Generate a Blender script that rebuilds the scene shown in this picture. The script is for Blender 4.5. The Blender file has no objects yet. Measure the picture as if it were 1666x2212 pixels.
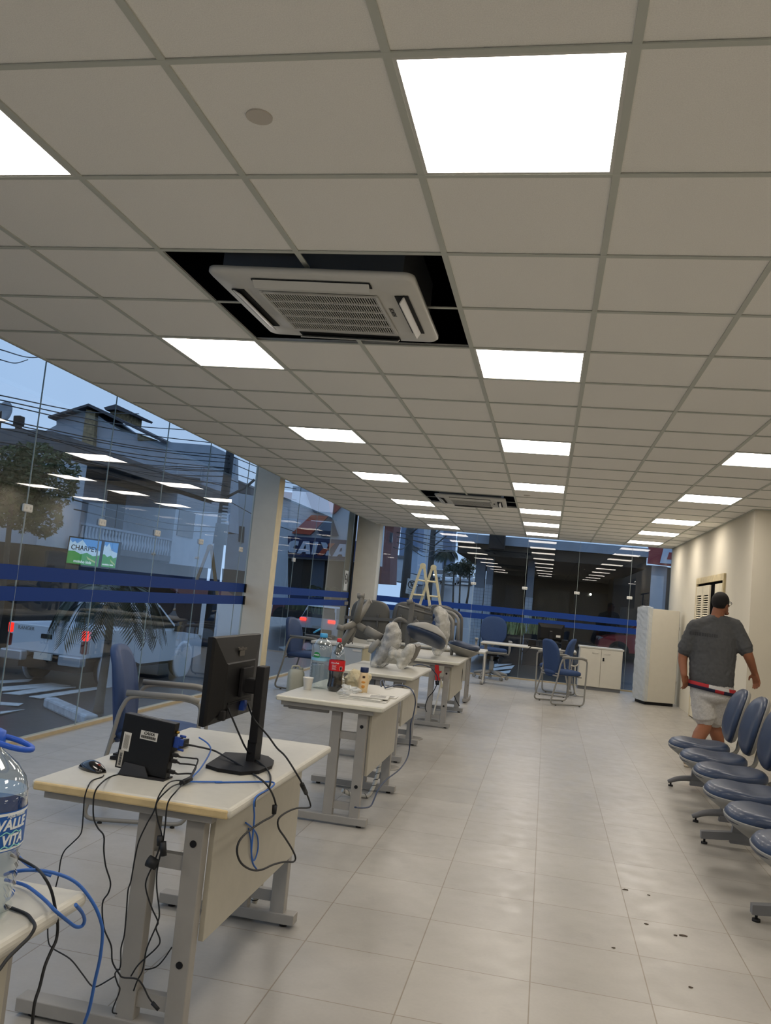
import bpy, bmesh, math, random
from mathutils import Vector, Matrix, Euler
import numpy as np
random.seed(7)
SC = bpy.context.scene
COL = SC.collection
# ---------------------------------------------------------------- camera
HC, CE = 1.4253, 2.8041            # eye height, ceiling height
FPX = 1810.28                      # focal length in pixels of the 1666 x 2212 frame
CROT = Euler((1.66750258, -0.0956514097, 0.190296636), 'XYZ')
CLOC = Vector((0.51402, -1.35604, HC))
cam_d = bpy.data.cameras.new('camera'); cam = bpy.data.objects.new('camera', cam_d); COL.objects.link(cam)
cam.location = CLOC; cam.rotation_euler = CROT
cam_d.sensor_fit = 'VERTICAL'; cam_d.sensor_height = 24.0; cam_d.lens = FPX / 2212 * 24.0
cam_d.clip_start = 0.05; cam_d.clip_end = 400
SC.camera = cam
# ---------------------------------------------------------------- world: overcast dusk
W = bpy.data.worlds.new('dusk_sky'); SC.world = W; W.use_nodes = True
_n = W.node_tree.nodes; _l = W.node_tree.links
_bg = _n['Background']
_tc = _n.new('ShaderNodeTexCoord'); _nz = _n.new('ShaderNodeTexNoise'); _nz.inputs['Scale'].default_value = 2.2; _nz.inputs['Detail'].default_value = 4
_rp = _n.new('ShaderNodeValToRGB')
_rp.color_ramp.elements[0].position = .3; _rp.color_ramp.elements[0].color = (.40, .55, .82, 1)
_rp.color_ramp.elements[1].position = .72; _rp.color_ramp.elements[1].color = (.55, .69, .95, 1)
_l.new(_tc.outputs['Generated'], _nz.inputs['Vector']); _l.new(_nz.outputs['Fac'], _rp.inputs['Fac']); _l.new(_rp.outputs['Color'], _bg.inputs['Color'])
_bg.inputs['Strength'].default_value = 0.98
PANEL_L = 9.0                     # radiance of the ceiling panels
# ---------------------------------------------------------------- view
SC.view_settings.view_transform = 'Standard'; SC.view_settings.look = 'None'
SC.view_settings.gamma = 1.0; SC.view_settings.exposure = 0.57; SC.view_settings.use_curve_mapping = False
SC.cycles.use_denoising = True
SC.cycles.transparent_max_bounces = 40; SC.cycles.max_bounces = 10
SC.cycles.caustics_reflective = False; SC.cycles.caustics_refractive = False
SC.cycles.sample_clamp_indirect = 6.0
# ---------------------------------------------------------------- helpers
_R = CROT.to_matrix()
def ray(x, y): return _R @ Vector(((x - 833) / FPX, -(y - 1106) / FPX, -1))
def at_z(x, y, z=0.0):
    d = ray(x, y); return CLOC + d * ((z - CLOC.z) / d.z)
def at_y(x, y, Y):
    d = ray(x, y); return CLOC + d * ((Y - CLOC.y) / d.y)
def at_x(x, y, X):
    d = ray(x, y); return CLOC + d * ((X - CLOC.x) / d.x)
def lin(c):
    if isinstance(c, str):
        c = c.lstrip('#'); c = [int(c[i:i + 2], 16) / 255 for i in (0, 2, 4)]
    return tuple((v / 12.92 if v <= .04045 else ((v + .055) / 1.055) ** 2.4) for v in c) + (1,)
MATS = {}
def mat(name, col, rough=.5, metal=0, spec=.5, noise=0, nscale=20, bump=0, bscale=60, alpha=1, trans=0, emit=None, es=1, coat=0, sheen=0, ior=1.45):
    if name in MATS: return MATS[name]
    m = bpy.data.materials.new(name); m.use_nodes = True; MATS[name] = m
    N, L = m.node_tree.nodes, m.node_tree.links; b = N['Principled BSDF']
    c = lin(col); b.inputs['Base Color'].default_value = c
    b.inputs['Roughness'].default_value = rough; b.inputs['Metallic'].default_value = metal
    b.inputs['Specular IOR Level'].default_value = spec; b.inputs['Alpha'].default_value = alpha
    b.inputs['Transmission Weight'].default_value = trans; b.inputs['IOR'].default_value = ior
    b.inputs['Coat Weight'].default_value = coat; b.inputs['Sheen Weight'].default_value = sheen
    if emit is not None:
        b.inputs['Emission Color'].default_value = lin(emit); b.inputs['Emission Strength'].default_value = es
    tc = N.new('ShaderNodeTexCoord')
    if noise:
        t = N.new('ShaderNodeTexNoise'); t.inputs['Scale'].default_value = nscale; t.inputs['Detail'].default_value = 5
        r = N.new('ShaderNodeMapRange'); r.inputs['From Min'].default_value = .3; r.inputs['From Max'].default_value = .7
        r.inputs['To Min'].default_value = 1 - noise; r.inputs['To Max'].default_value = 1 + noise
        mx = N.new('ShaderNodeMix'); mx.data_type = 'RGBA'; mx.blend_type = 'MULTIPLY'; mx.inputs['Factor'].default_value = 1
        mx.inputs['A'].default_value = c
        L.new(tc.outputs['Object'], t.inputs['Vector']); L.new(t.outputs['Fac'], r.inputs['Value'])
        L.new(r.outputs['Result'], mx.inputs['B']); L.new(mx.outputs['Result'], b.inputs['Base Color'])
    if bump:
        t2 = N.new('ShaderNodeTexNoise'); t2.inputs['Scale'].default_value = bscale; t2.inputs['Detail'].default_value = 3
        bp = N.new('ShaderNodeBump'); bp.inputs['Strength'].default_value = bump; bp.inputs['Distance'].default_value = .01
        L.new(tc.outputs['Object'], t2.inputs['Vector']); L.new(t2.outputs['Fac'], bp.inputs['Height']); L.new(bp.outputs['Normal'], b.inputs['Normal'])
    return m
def pane_mat(name, tint, refl=1.7, extra=None, haze=0):
    """thin architectural glass: clear on both faces, mirrors by Fresnel on the outward faces"""
    m = bpy.data.materials.new(name); m.use_nodes = True; MATS[name] = m
    N, L = m.node_tree.nodes, m.node_tree.links; N.remove(N['Principled BSDF'])
    out = N['Material Output']
    tr = N.new('ShaderNodeBsdfTransparent'); tr.inputs['Color'].default_value = lin(tint)
    gl = N.new('ShaderNodeBsdfGlossy'); gl.inputs['Roughness'].default_value = 0.0; gl.inputs['Color'].default_value = (1, 1, 1, 1)
    fr = N.new('ShaderNodeFresnel'); fr.inputs['IOR'].default_value = 1.5
    ge = N.new('ShaderNodeNewGeometry')
    inv = N.new('ShaderNodeMath'); inv.operation = 'SUBTRACT'; inv.inputs[0].default_value = 1; L.new(ge.outputs['Backfacing'], inv.inputs[1])
    a = N.new('ShaderNodeMath'); a.operation = 'MULTIPLY'; L.new(fr.outputs['Fac'], a.inputs[0]); L.new(inv.outputs[0], a.inputs[1])
    b = N.new('ShaderNodeMath'); b.operation = 'MULTIPLY'; b.use_clamp = True; L.new(a.outputs[0], b.inputs[0]); b.inputs[1].default_value = refl
    mx = N.new('ShaderNodeMixShader'); L.new(b.outputs[0], mx.inputs['Fac']); L.new(gl.outputs[0], mx.inputs[2])
    if haze:
        df = N.new('ShaderNodeBsdfDiffuse'); df.inputs['Color'].default_value = lin('#9aa39c')
        m2 = N.new('ShaderNodeMixShader'); m2.inputs['Fac'].default_value = haze
        L.new(tr.outputs[0], m2.inputs[1]); L.new(df.outputs[0], m2.inputs[2]); L.new(m2.outputs[0], mx.inputs[1])
    else: L.new(tr.outputs[0], mx.inputs[1])
    L.new(mx.outputs[0], out.inputs['Surface'])
    return m

class MB:
    """collects shapes; build() links them as ONE mesh object"""
    def __init__(s): s.bm = bmesh.new(); s.mi = 0
    def _fin(s, faces, smooth):
        for f in faces: f.material_index = s.mi; f.smooth = smooth
    def box(s, c, d, rot=None, bev=0, seg=2):
        M = Matrix.Translation(Vector(c)) @ ((rot if isinstance(rot, Matrix) else Euler(rot).to_matrix().to_4x4()) if rot is not None else Matrix()) @ Matrix.Diagonal((d[0], d[1], d[2], 1))
        g = bmesh.ops.create_cube(s.bm, size=1, matrix=M); vs = g['verts']
        fs = {f for v in vs for f in v.link_faces}
        if bev:
            es = list({e for v in vs for e in v.link_edges})
            r = bmesh.ops.bevel(s.bm, geom=es, offset=bev, segments=seg, profile=.5, affect='EDGES')
            fs = set(r['faces']) | {f for f in fs if f.is_valid}
            for v in r['verts']: fs |= set(v.link_faces)
        s._fin(fs, False); return s
    def box2(s, a, b, bev=0):
        a, b = Vector(a), Vector(b); d = b - a
        return s.box((a + b) / 2, (abs(d.x), abs(d.y), abs(d.z)), None, bev)
    def bar(s, p0, p1, w, h, up=(0, 0, 1), bev=0):
        p0, p1 = Vector(p0), Vector(p1); d = p1 - p0; z = d.normalized(); u = Vector(up)
        if abs(z.dot(u)) > .98: u = Vector((1, 0, 0))
        x = u.cross(z).normalized(); y = z.cross(x)
        M = Matrix((x, y, z)).transposed().to_4x4()
        return s.box((p0 + p1) / 2, (w, h, d.length), M, bev)
    def cyl(s, p0, p1, r0, r1=None, n=16, cap=True, smooth=True):
        p0, p1 = Vector(p0), Vector(p1); r1 = r0 if r1 is None else r1
        return s.sweep([p0, p1], [r0, r1], n, cap, smooth)
    def sweep(s, pts, rad, n=8, cap=True, smooth=True, closed=False):
        pts = [Vector(p) for p in pts]; k = len(pts)
        if not hasattr(rad, '__len__'): rad = [rad] * k
        tang = []
        for i in range(k):
            a = pts[(i - 1) % k] if (i > 0 or closed) else pts[i]; b = pts[(i + 1) % k] if (i < k - 1 or closed) else pts[i]
            t = (b - a); tang.append(t.normalized() if t.length > 1e-9 else Vector((0, 0, 1)))
        t0 = tang[0]; u = Vector((0, 0, 1)) if abs(t0.z) < .9 else Vector((1, 0, 0))
        u = (u - t0 * u.dot(t0)).normalized(); rings = []
        for i in range(k):
            t = tang[i]; u = (u - t * u.dot(t))
            u = u.normalized() if u.length > 1e-6 else t.orthogonal().normalized()
            v = t.cross(u); rings.append([s.bm.verts.new(pts[i] + (u * math.cos(2 * math.pi * j / n) + v * math.sin(2 * math.pi * j / n)) * rad[i]) for j in range(n)])
        fs = []
        for i in range(k if closed else k - 1):
            A, B = rings[i], rings[(i + 1) % k]
            for j in range(n): fs.append(s.bm.faces.new((A[j], A[(j + 1) % n], B[(j + 1) % n], B[j])))
        s._fin(fs, smooth)
        if cap and not closed: s._fin([s.bm.faces.new(rings[0][::-1]), s.bm.faces.new(rings[-1])], False)
        return s
    def tube(s, pts, r, n=8, sub=6, closed=False):
        return s.sweep(spline(pts, sub, closed), r, n, True, True, closed)
    def round_tube(s, pts, r, fil=.05, n=10, closed=False):
        return s.sweep(fillet(pts, fil, closed), r, n, True, True, closed)
    def lathe(s, prof, c=(0, 0, 0), n=24, M=None, smooth=True, cap=True):
        """prof: list of (radius, height)"""
        c = Vector(c); rings = []
        for r, z in prof:
            ring = []
            for j in range(n):
                p = Vector((r * math.cos(2 * math.pi * j / n), r * math.sin(2 * math.pi * j / n), z))
                ring.append(s.bm.verts.new((M @ p if M else p) + c))
            rings.append(ring)
        fs = []
        for A, B in zip(rings, rings[1:]):
            for j in range(n): fs.append(s.bm.faces.new((A[j], A[(j + 1) % n], B[(j + 1) % n], B[j])))
        s._fin(fs, smooth)
        if cap: s._fin([s.bm.faces.new(rings[0][::-1]), s.bm.faces.new(rings[-1])], False)
        return s
    def prism(s, pts, vec, smooth=False):
        vec = Vector(vec); a = [s.bm.verts.new(Vector(p)) for p in pts]; b = [s.bm.verts.new(Vector(p) + vec) for p in pts]; n = len(a)
        fs = [s.bm.faces.new(a[::-1]), s.bm.faces.new(b)]
        s._fin(fs, False); sd = [s.bm.faces.new((a[i], a[(i + 1) % n], b[(i + 1) % n], b[i])) for i in range(n)]
        s._fin(sd, smooth); return s
    def loft(s, rings, cap=True, smooth=True):
        R = [[s.bm.verts.new(Vector(p)) for p in r] for r in rings]; n = len(R[0]); fs = []
        for A, B in zip(R, R[1:]):
            for j in range(n): fs.append(s.bm.faces.new((A[j], A[(j + 1) % n], B[(j + 1) % n], B[j])))
        s._fin(fs, smooth)
        if cap: s._fin([s.bm.faces.new(R[0][::-1]), s.bm.faces.new(R[-1])], smooth)
        return s
    def ball(s, c, r, seg=16, rot=None):
        r = r if hasattr(r, '__len__') else (r, r, r)
        M = Matrix.Translation(Vector(c)) @ (Euler(rot).to_matrix().to_4x4() if rot is not None and not isinstance(rot, Matrix) else (rot or Matrix())) @ Matrix.Diagonal((r[0], r[1], r[2], 1))
        g = bmesh.ops.create_uvsphere(s.bm, u_segments=seg, v_segments=max(6, seg // 2 + 2), radius=1, matrix=M)
        s._fin({f for v in g['verts'] for f in v.link_faces}, True); return s
    def quad(s, pts):
        s._fin([s.bm.faces.new([s.bm.verts.new(Vector(p)) for p in pts])], False); return s
    def build(s, name, mats, parent=None, world=False, fix=True, recenter=None):
        me = bpy.data.meshes.new(name)
        if fix: bmesh.ops.recalc_face_normals(s.bm, faces=s.bm.faces[:])
        off = Vector()
        if parent is not None and world: off = wloc(parent)
        elif parent is None and recenter is not False:
            vs = [v.co for v in s.bm.verts]
            lo = Vector([min(v[i] for v in vs) for i in range(3)]); hi = Vector([max(v[i] for v in vs) for i in range(3)])
            off = Vector(((lo.x + hi.x) / 2, (lo.y + hi.y) / 2, lo.z))
        if off.length: bmesh.ops.translate(s.bm, verts=s.bm.verts[:], vec=-off)
        s.bm.to_mesh(me); s.bm.free()
        for m in (mats if isinstance(mats, (list, tuple)) else [mats]): me.materials.append(m)
        o = bpy.data.objects.new(name, me); COL.objects.link(o)
        if parent is not None: o.parent = parent
        else: o.location = off
        return o
def wloc(o):
    v = Vector()
    while o is not None: v += o.location; o = o.parent     # only used under unrotated parents
    return v
def spline(pts, sub=6, closed=False):
    pts = [Vector(p) for p in pts]; n = len(pts)
    if n < 3: return pts
    out = []
    for i in range(n if closed else n - 1):
        p1, p2 = pts[i], pts[(i + 1) % n]
        p0 = pts[i - 1] if (i > 0 or closed) else p1 * 2 - p2; p3 = pts[(i + 2) % n] if (i < n - 2 or closed) else p2 * 2 - p1
        for k in range(sub):
            t = k / sub
            out.append(.5 * ((2 * p1) + (p2 - p0) * t + (2 * p0 - 5 * p1 + 4 * p2 - p3) * t * t + (3 * p1 - p0 - 3 * p2 + p3) * t ** 3))
    if not closed: out.append(pts[-1])
    return out
def fillet(pts, f, closed=False, k=5):
    pts = [Vector(p) for p in pts]; n = len(pts); out = []
    for i, p in enumerate(pts):
        if not closed and i in (0, n - 1): out.append(p); continue
        a, b = pts[i - 1], pts[(i + 1) % n]; da, db = (a - p), (b - p)
        r = min(f, da.length * .45, db.length * .45); A, B = p + da.normalized() * r, p + db.normalized() * r
        for j in range(k + 1):
            t = j / k; out.append(A * (1 - t) ** 2 + p * 2 * t * (1 - t) + B * t * t)
    return out
def tag(o, label=None, cat=None, group=None, kind=None):
    if label: o['label'] = label
    if cat: o['category'] = cat
    if group: o['group'] = group
    if kind: o['kind'] = kind
    return o
def thing(name, label, cat, loc=(0, 0, 0), rz=0, group=None, rot=None):
    o = bpy.data.objects.new(name, None); COL.objects.link(o); o.empty_display_size = .1
    o.location = loc; o.rotation_euler = rot if rot is not None else (0, 0, rz)
    return tag(o, label, cat, group)
def struct(o): o['kind'] = 'structure'; return o
def dup(root, loc=None, rz=None, label=None, group=None, rot=None):
    r = root.copy(); COL.objects.link(r)
    if loc is not None: r.location = loc
    if rz is not None: r.rotation_euler = (0, 0, rz)
    if rot is not None: r.rotation_euler = rot
    if label: r['label'] = label
    if group: r['group'] = group
    for ch in list(root.children):
        c = ch.copy(); COL.objects.link(c); c.parent = r
        for g in list(ch.children):
            d = g.copy(); COL.objects.link(d); d.parent = c
    return r
def text(name, body, size, M, m, parent=None, depth=.002, world=False, ax='CENTER', bold=0, shear=0, sx=1):
    cu = bpy.data.curves.new(name, 'FONT'); cu.body = body; cu.size = size; cu.extrude = depth; cu.align_x = ax; cu.align_y = 'CENTER'; cu.offset = bold; cu.shear = shear
    to = bpy.data.objects.new(name, cu); COL.objects.link(to)
    dg = bpy.context.evaluated_depsgraph_get(); me = bpy.data.meshes.new_from_object(to.evaluated_get(dg))
    bpy.data.objects.remove(to); bpy.data.curves.remove(cu)
    me.transform(Matrix.Diagonal((sx, 1, 1, 1))); me.transform(M)
    if parent is not None and world: me.transform(Matrix.Translation(-wloc(parent)))
    me.materials.clear(); me.materials.append(m)
    o = bpy.data.objects.new(name, me); COL.objects.link(o)
    if parent is not None: o.parent = parent
    return o
def frame_M(o, x, y):
    """4x4 with local x along x, local y along y, origin o"""
    x = Vector(x).normalized(); y = Vector(y); y = (y - x * y.dot(x)).normalized(); z = x.cross(y)
    M = Matrix((x, y, z)).transposed().to_4x4(); M.translation = Vector(o); return M
def remesh(o, vox=.012, smooth=6, disp=None):
    a = o.modifiers.new('remesh', 'REMESH'); a.mode = 'VOXEL'; a.voxel_size = vox; a.use_smooth_shade = True
    if smooth:
        b = o.modifiers.new('smooth', 'SMOOTH'); b.iterations = smooth; b.factor = .5
    return o
# ================================================================ materials of the room
M_TILE = mat('mineral_tile', '#faf8f2', .95, spec=.1, noise=.05, nscale=260, bump=.25, bscale=420)
M_TEE = mat('grid_tee', '#c6c9c0', .6, spec=.3)
M_WALL = mat('painted_wall', '#d3ccba', .85, spec=.2, noise=.015, nscale=3)
M_WALL2 = mat('painted_column', '#dad5c7', .8, spec=.2, noise=.04, nscale=5)
M_LITFACE = mat('lit_face_cream', '#dccfae', .6, noise=.06, nscale=9)
M_DARK = mat('plenum_dark', '#08080a', .95, spec=.02)  # near-black colour puts the darkness of the void into the surface
M_BLACK = mat('black_plastic', '#0b0b0c', .45, spec=.4)
M_BLACK2 = mat('black_matte', '#17171a', .6, spec=.3)
M_ALU = mat('beige_track', '#b9a98a', .5, noise=.06, nscale=12)
M_STEEL = mat('brushed_steel', '#b8b6b0', .35, metal=1)
M_WHITEP = mat('white_plastic', '#d9d8d2', .4, spec=.4)
M_GLASS = pane_mat('window_glass', '#e4eaec', 1.45)
M_GLASSH = pane_mat('door_glass', '#8f9a9a', 1.3, haze=.25)
M_SEAL = mat('glass_edge', '#a3b0ae', .4, spec=.6)
M_FILM = mat('blue_film', '#123a86', .55, spec=.3, alpha=.93)
M_PANEL = mat('led_diffuser', '#ffffff', .6, emit='#fff5e9', es=PANEL_L)
M_PFRAME = mat('led_frame', '#cfcfc8', .4)
# floor: 45 cm porcelain tiles, grout, stains
def floor_mat():
    m = bpy.data.materials.new('porcelain_floor'); m.use_nodes = True
    N, L = m.node_tree.nodes, m.node_tree.links; b = N['Principled BSDF']
    ge = N.new('ShaderNodeNewGeometry')
    mp = N.new('ShaderNodeMapping'); mp.inputs['Location'].default_value = (-.5546 + 9 - .002, -2.538 + 9 - .002, 0); L.new(ge.outputs['Position'], mp.inputs['Vector'])
    br = N.new('ShaderNodeTexBrick'); br.offset = 0; br.squash = 1
    br.inputs['Scale'].default_value = 1; br.inputs['Brick Width'].default_value = .45; br.inputs['Row Height'].default_value = .45
    br.inputs['Mortar Size'].default_value = .0026; br.inputs['Mortar Smooth'].default_value = .2; br.inputs['Bias'].default_value = 0
    br.inputs['Color1'].default_value = lin('#a8a49c'); br.inputs['Color2'].default_value = lin('#a09c94'); br.inputs['Mortar'].default_value = lin('#857b6b')
    L.new(mp.outputs['Vector'], br.inputs['Vector'])
    def nz(sc, det, lo, hi, a, c):
        t = N.new('ShaderNodeTexNoise'); t.inputs['Scale'].default_value = sc; t.inputs['Detail'].default_value = det; L.new(ge.outputs['Position'], t.inputs['Vector'])
        r = N.new('ShaderNodeMapRange'); r.inputs['From Min'].default_value = lo; r.inputs['From Max'].default_value = hi; r.inputs['To Min'].default_value = a; r.inputs['To Max'].default_value = c
        L.new(t.outputs['Fac'], r.inputs['Value']); return r.outputs['Result']
    def mul(A, B):
        x = N.new('ShaderNodeMix'); x.data_type = 'RGBA'; x.blend_type = 'MULTIPLY'; x.inputs['Factor'].default_value = 1
        L.new(A, x.inputs['A']); L.new(B, x.inputs['B']); return x.outputs['Result']
    c = mul(br.outputs['Color'], nz(2.3, 4, .3, .7, .9, 1.04)); c = mul(c, nz(60, 3, .2, .8, .96, 1.03)); c = mul(c, nz(7, 6, .62, .75, 1, .9))
    L.new(c, b.inputs['Base Color'])
    L.new(nz(9, 4, .3, .7, .28, .42), b.inputs['Roughness']); b.inputs['Specular IOR Level'].default_value = .45
    bp = N.new('ShaderNodeBump'); bp.inputs['Strength'].default_value = .4; bp.inputs['Distance'].default_value = .002; bp.invert = True
    L.new(br.outputs['Fac'], bp.inputs['Height']); L.new(bp.outputs['Normal'], b.inputs['Normal'])
    return m
M_FLOOR = floor_mat()
# ================================================================ shell
XL, YF, XR, XR2, YJ, YB = -3.45, 15.6, 2.8, 6.0, 8.98, -7.0
f = MB(); f.box2((XL - .06, YB, -.14), (XR2, YF + .06, 0)); struct(f.build('floor', M_FLOOR))
f = MB(); f.box2((XR, YJ, 0), (XR + .15, YF + .06, 3.4)); struct(f.build('wall_right', M_WALL))
f = MB(); f.box2((XR + .15, YJ, 0), (XR2, YJ + .15, 3.4)); struct(f.build('wall_alcove', M_WALL))
f = MB(); f.box2((XR2, YB, 0), (XR2 + .15, YJ + .15, 3.4)); struct(f.build('wall_near_right', M_WALL))
f = MB(); f.box2((XL - .06, YB - .15, 0), (XR2 + .15, YB, 3.4)); struct(f.build('wall_back', M_WALL))
# ceiling: lay-in mineral tiles with openings for lights and cassettes
G = .625
LIGHTS = [(i, j) for i in (-3, 0, 3) for j in (-7, -3, 1, 5, 9, 13, 17, 20, 23)] + [(6, j) for j in (-7, -3, 1, 5, 9)]  # last list: out-of-view panels added to light the near right area
HOLES = {(i, j) for i in (-2, -1) for j in (3, 4, 15, 16)}
CX0 = -3.03
f = MB(); tile_n = 0
for i in range(-5, 10):
    for j in range(-12, 25):
        x0, x1, y0, y1 = max(i * G, CX0), min((i + 1) * G, XR2), max(j * G, YB), min((j + 1) * G, YF)
        if (i, j) in LIGHTS or (i, j) in HOLES or x1 - x0 < .01 or y1 - y0 < .01: continue
        if x0 >= XR and y0 >= YJ: continue
        if x1 > XR and y1 > YJ + .001:
            if y0 >= YJ: x1 = min(x1, XR)
        f.box2((x0 + .0015, y0 + .0015, CE + .006), (x1 - .0015, y1 - .0015, CE + .02))
struct(f.build('ceiling', M_TILE))
f = MB(); T = .012
def in_hole(x, y):
    return any(i * G - .01 < x < (i + 1) * G + .01 and j * G - .01 < y < (j + 1) * G + .01 for i, j in HOLES)
for i in range(-4, 10):                                            # main runners
    x = i * G; ye = YF if x < XR else YJ
    segs = [(YB, ye)]
    if i == -1: segs = [(YB, 3 * G + .3), (5 * G - .12, 15 * G + .22), (17 * G - .02, ye)]
    for a, b_ in segs: f.box2((x - T, a, CE), (x + T, b_, CE + .005))
for j in range(-11, 25):                                           # cross tees
    y = j * G; xe = XR if y > YJ else XR2
    segs = [(CX0, xe)]
    if j in (4, 16): segs = [(CX0, -2 * G + .24), (-.16, xe)]
    for a, b_ in segs: f.box2((a, y - T * .85, CE - .0004), (b_, y + T * .85, CE + .004))
f.box2((CX0 - .004, YB, CE - .002), (CX0 + .02, YF, CE + .03)); f.box2((XR - .02, YJ, CE - .001), (XR, YF, CE + .004)); f.box2((XR, YJ - .02, CE - .001), (XR2, YJ, CE + .004)); f.box2((CX0, YF - .012, CE - .001), (XR, YF, CE + .004))
struct(f.build('trim_1', M_TEE))
f = MB(); f.box2((XL - .06, YB - .15, 3.4), (XR2 + .15, YF + .06, 3.55)); struct(f.build('ceiling_slab', M_DARK))
# things seen up in the dark void: duct
# columns
f = MB(); f.box2((-3.47, 9.3, 0), (-3.12, 9.52, 3.4)); o = struct(f.build('trim_2', M_WALL2))
for z_ in (1.154, 1.315): f = MB(); f.box((XL + .012, 9.285, z_), (.03, .03, .112)); f.build('stripe_end_square', M_BLACK, o, world=True)  # black squares where the film stripes end at the column
f = MB(); f.box2((-3.1215, 9.302, 0), (-3.118, 9.518, CE - .002)); struct(f.build('trim_3', M_LITFACE))  # thin sheet paints the column's inner face in its lit cream tone
f = MB(); f.box2((-3.40, 15.3, 0), (-2.93, YF + .05, 3.4)); struct(f.build('trim_4', M_WALL2))
# sill tracks
f = MB()
f.box2((XL - .03, YB, 0), (XL + .035, 9.3, .028)); f.box2((XL - .03, 9.52, 0), (XL + .035, 15.3, .028)); f.box2((-2.93, YF - .03, 0), (XR, YF + .03, .028))
struct(f.build('trim_5', M_ALU))
# plinth of the building below the floor, street side
f = MB(); f.box2((XL - .06, YB, -1.4), (XL + .2, YF + .06, -.14)); f.box2((XL + .2, YF - .2, -1.4), (XR + .15, YF + .06, -.14)); struct(f.build('trim_6', M_WALL2))
# glazing: frameless panes with a blue film band and a patch fitting at each joint
wn = 0
def pane(axis, a, b, clip=True, m=None, top=3.3, name=None):
    global wn
    wn += 1
    f = MB(); g = .0025
    if axis == 'x': f.box2((XL - .005, a + g, .02), (XL + .005, b - g, top))
    else: f.box2((a + g, YF - .005, .02), (b - g, YF + .005, top))
    w = struct(f.build(name or 'window_%d' % wn, m or M_GLASS))
    for z0, z1 in ((1.10, 1.208), (1.258, 1.372)):
        s = MB()
        if axis == 'x': s.box2((XL + .0055, a + g, z0), (XL + .0065, b - g, z1))
        else: s.box2((a + g, YF - .0065, z0), (b - g, YF - .0055, z1))
        s.build('film_stripe', M_FILM, w, world=True)
    e = MB()
    if axis == 'x': e.box2((XL - .0045, b - .0022, .02), (XL + .0056, b + .0022, top))
    else: e.box2((b - .0022, YF - .0056, .02), (b + .0022, YF + .0045, top))
    e.build('edge_seal', M_SEAL, w, world=True)
    if clip:
        c = MB()
        if axis == 'x': c.box((XL + .012, b, 1.81), (.022, .115, .062), None, .009)
        else: c.box((b, YF - .012, 1.79), (.105, .022, .055), None, .009)
        cl = c.build('patch_fitting', M_WHITEP, w, world=True)
        c = MB()
        for d in (-.026, .026):
            if axis == 'x': c.cyl((XL + .022, b + d, 1.81), (XL + .025, b + d, 1.81), .011, n=12)
            else: c.cyl((b + d, YF - .022, 1.79), (b + d, YF - .0255, 1.79), .011, n=12)
        c.build('screw', M_STEEL, cl, world=True)
    return w
ys = [-6.95, -5.5, -4.4, -3.3, -2.2, -1.1, 0, 1.1, 2.195, 3.295, 4.39, 5.495, 6.58, 7.685, 8.97, 9.3]
for a, b in zip(ys, ys[1:]): pane('x', a, b, clip=b < 9.2)
ys = [9.52, 10.42, 11.32, 12.42, 13.45, 14.69]
for a, b in zip(ys, ys[1:]): pane('x', a, b, clip=b in (11.32,))
xs = [-2.93, -1.99, -.975, .047, 1.06, 2.06, 2.8]
for a, b in zip(xs, xs[1:]): pane('y', a, b, clip=-1.2 < b < 2.5, top=3.0)
dr = pane('x', 14.69, 15.3, False, M_GLASSH, 3.3, 'door_1')
f = MB(); f.box2((XL - .02, 15.26, 0), (XL + .03, 15.3, 3.3)); f.build('door_frame', M_BLACK2, dr, world=True)
f = MB(); f.box2((XL + .006, 14.95, 1.12), (XL + .03, 15.2, 1.19), .004); f.build('door_lock', M_STEEL, dr, world=True)
# no smoking sign stuck on the glass door
f = MB(); f.box2((XL + .006, 14.78, 1.40), (XL + .009, 15.05, 1.80)); sg = f.build('no_smoking_sign', mat('sign_white', '#cfd3d2', .5), dr, world=True)
f = MB(); M = frame_M((XL + .0095, 14.915, 1.64), (0, 1, 0), (0, 0, 1))
pts = [M @ Vector((.095 * math.cos(t * math.pi / 12), .095 * math.sin(t * math.pi / 12), 0)) for t in range(24)]
f.sweep(pts, .009, 6, closed=True); f.bar(M @ Vector((-.06, .06, 0)), M @ Vector((.06, -.06, 0)), .014, .004, (1, 0, 0)); f.bar(M @ Vector((-.06, -.01, 0)), M @ Vector((.055, -.01, 0)), .02, .004, (1, 0, 0))
f.build('prohibition_mark', M_BLACK2, sg, world=True)
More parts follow.
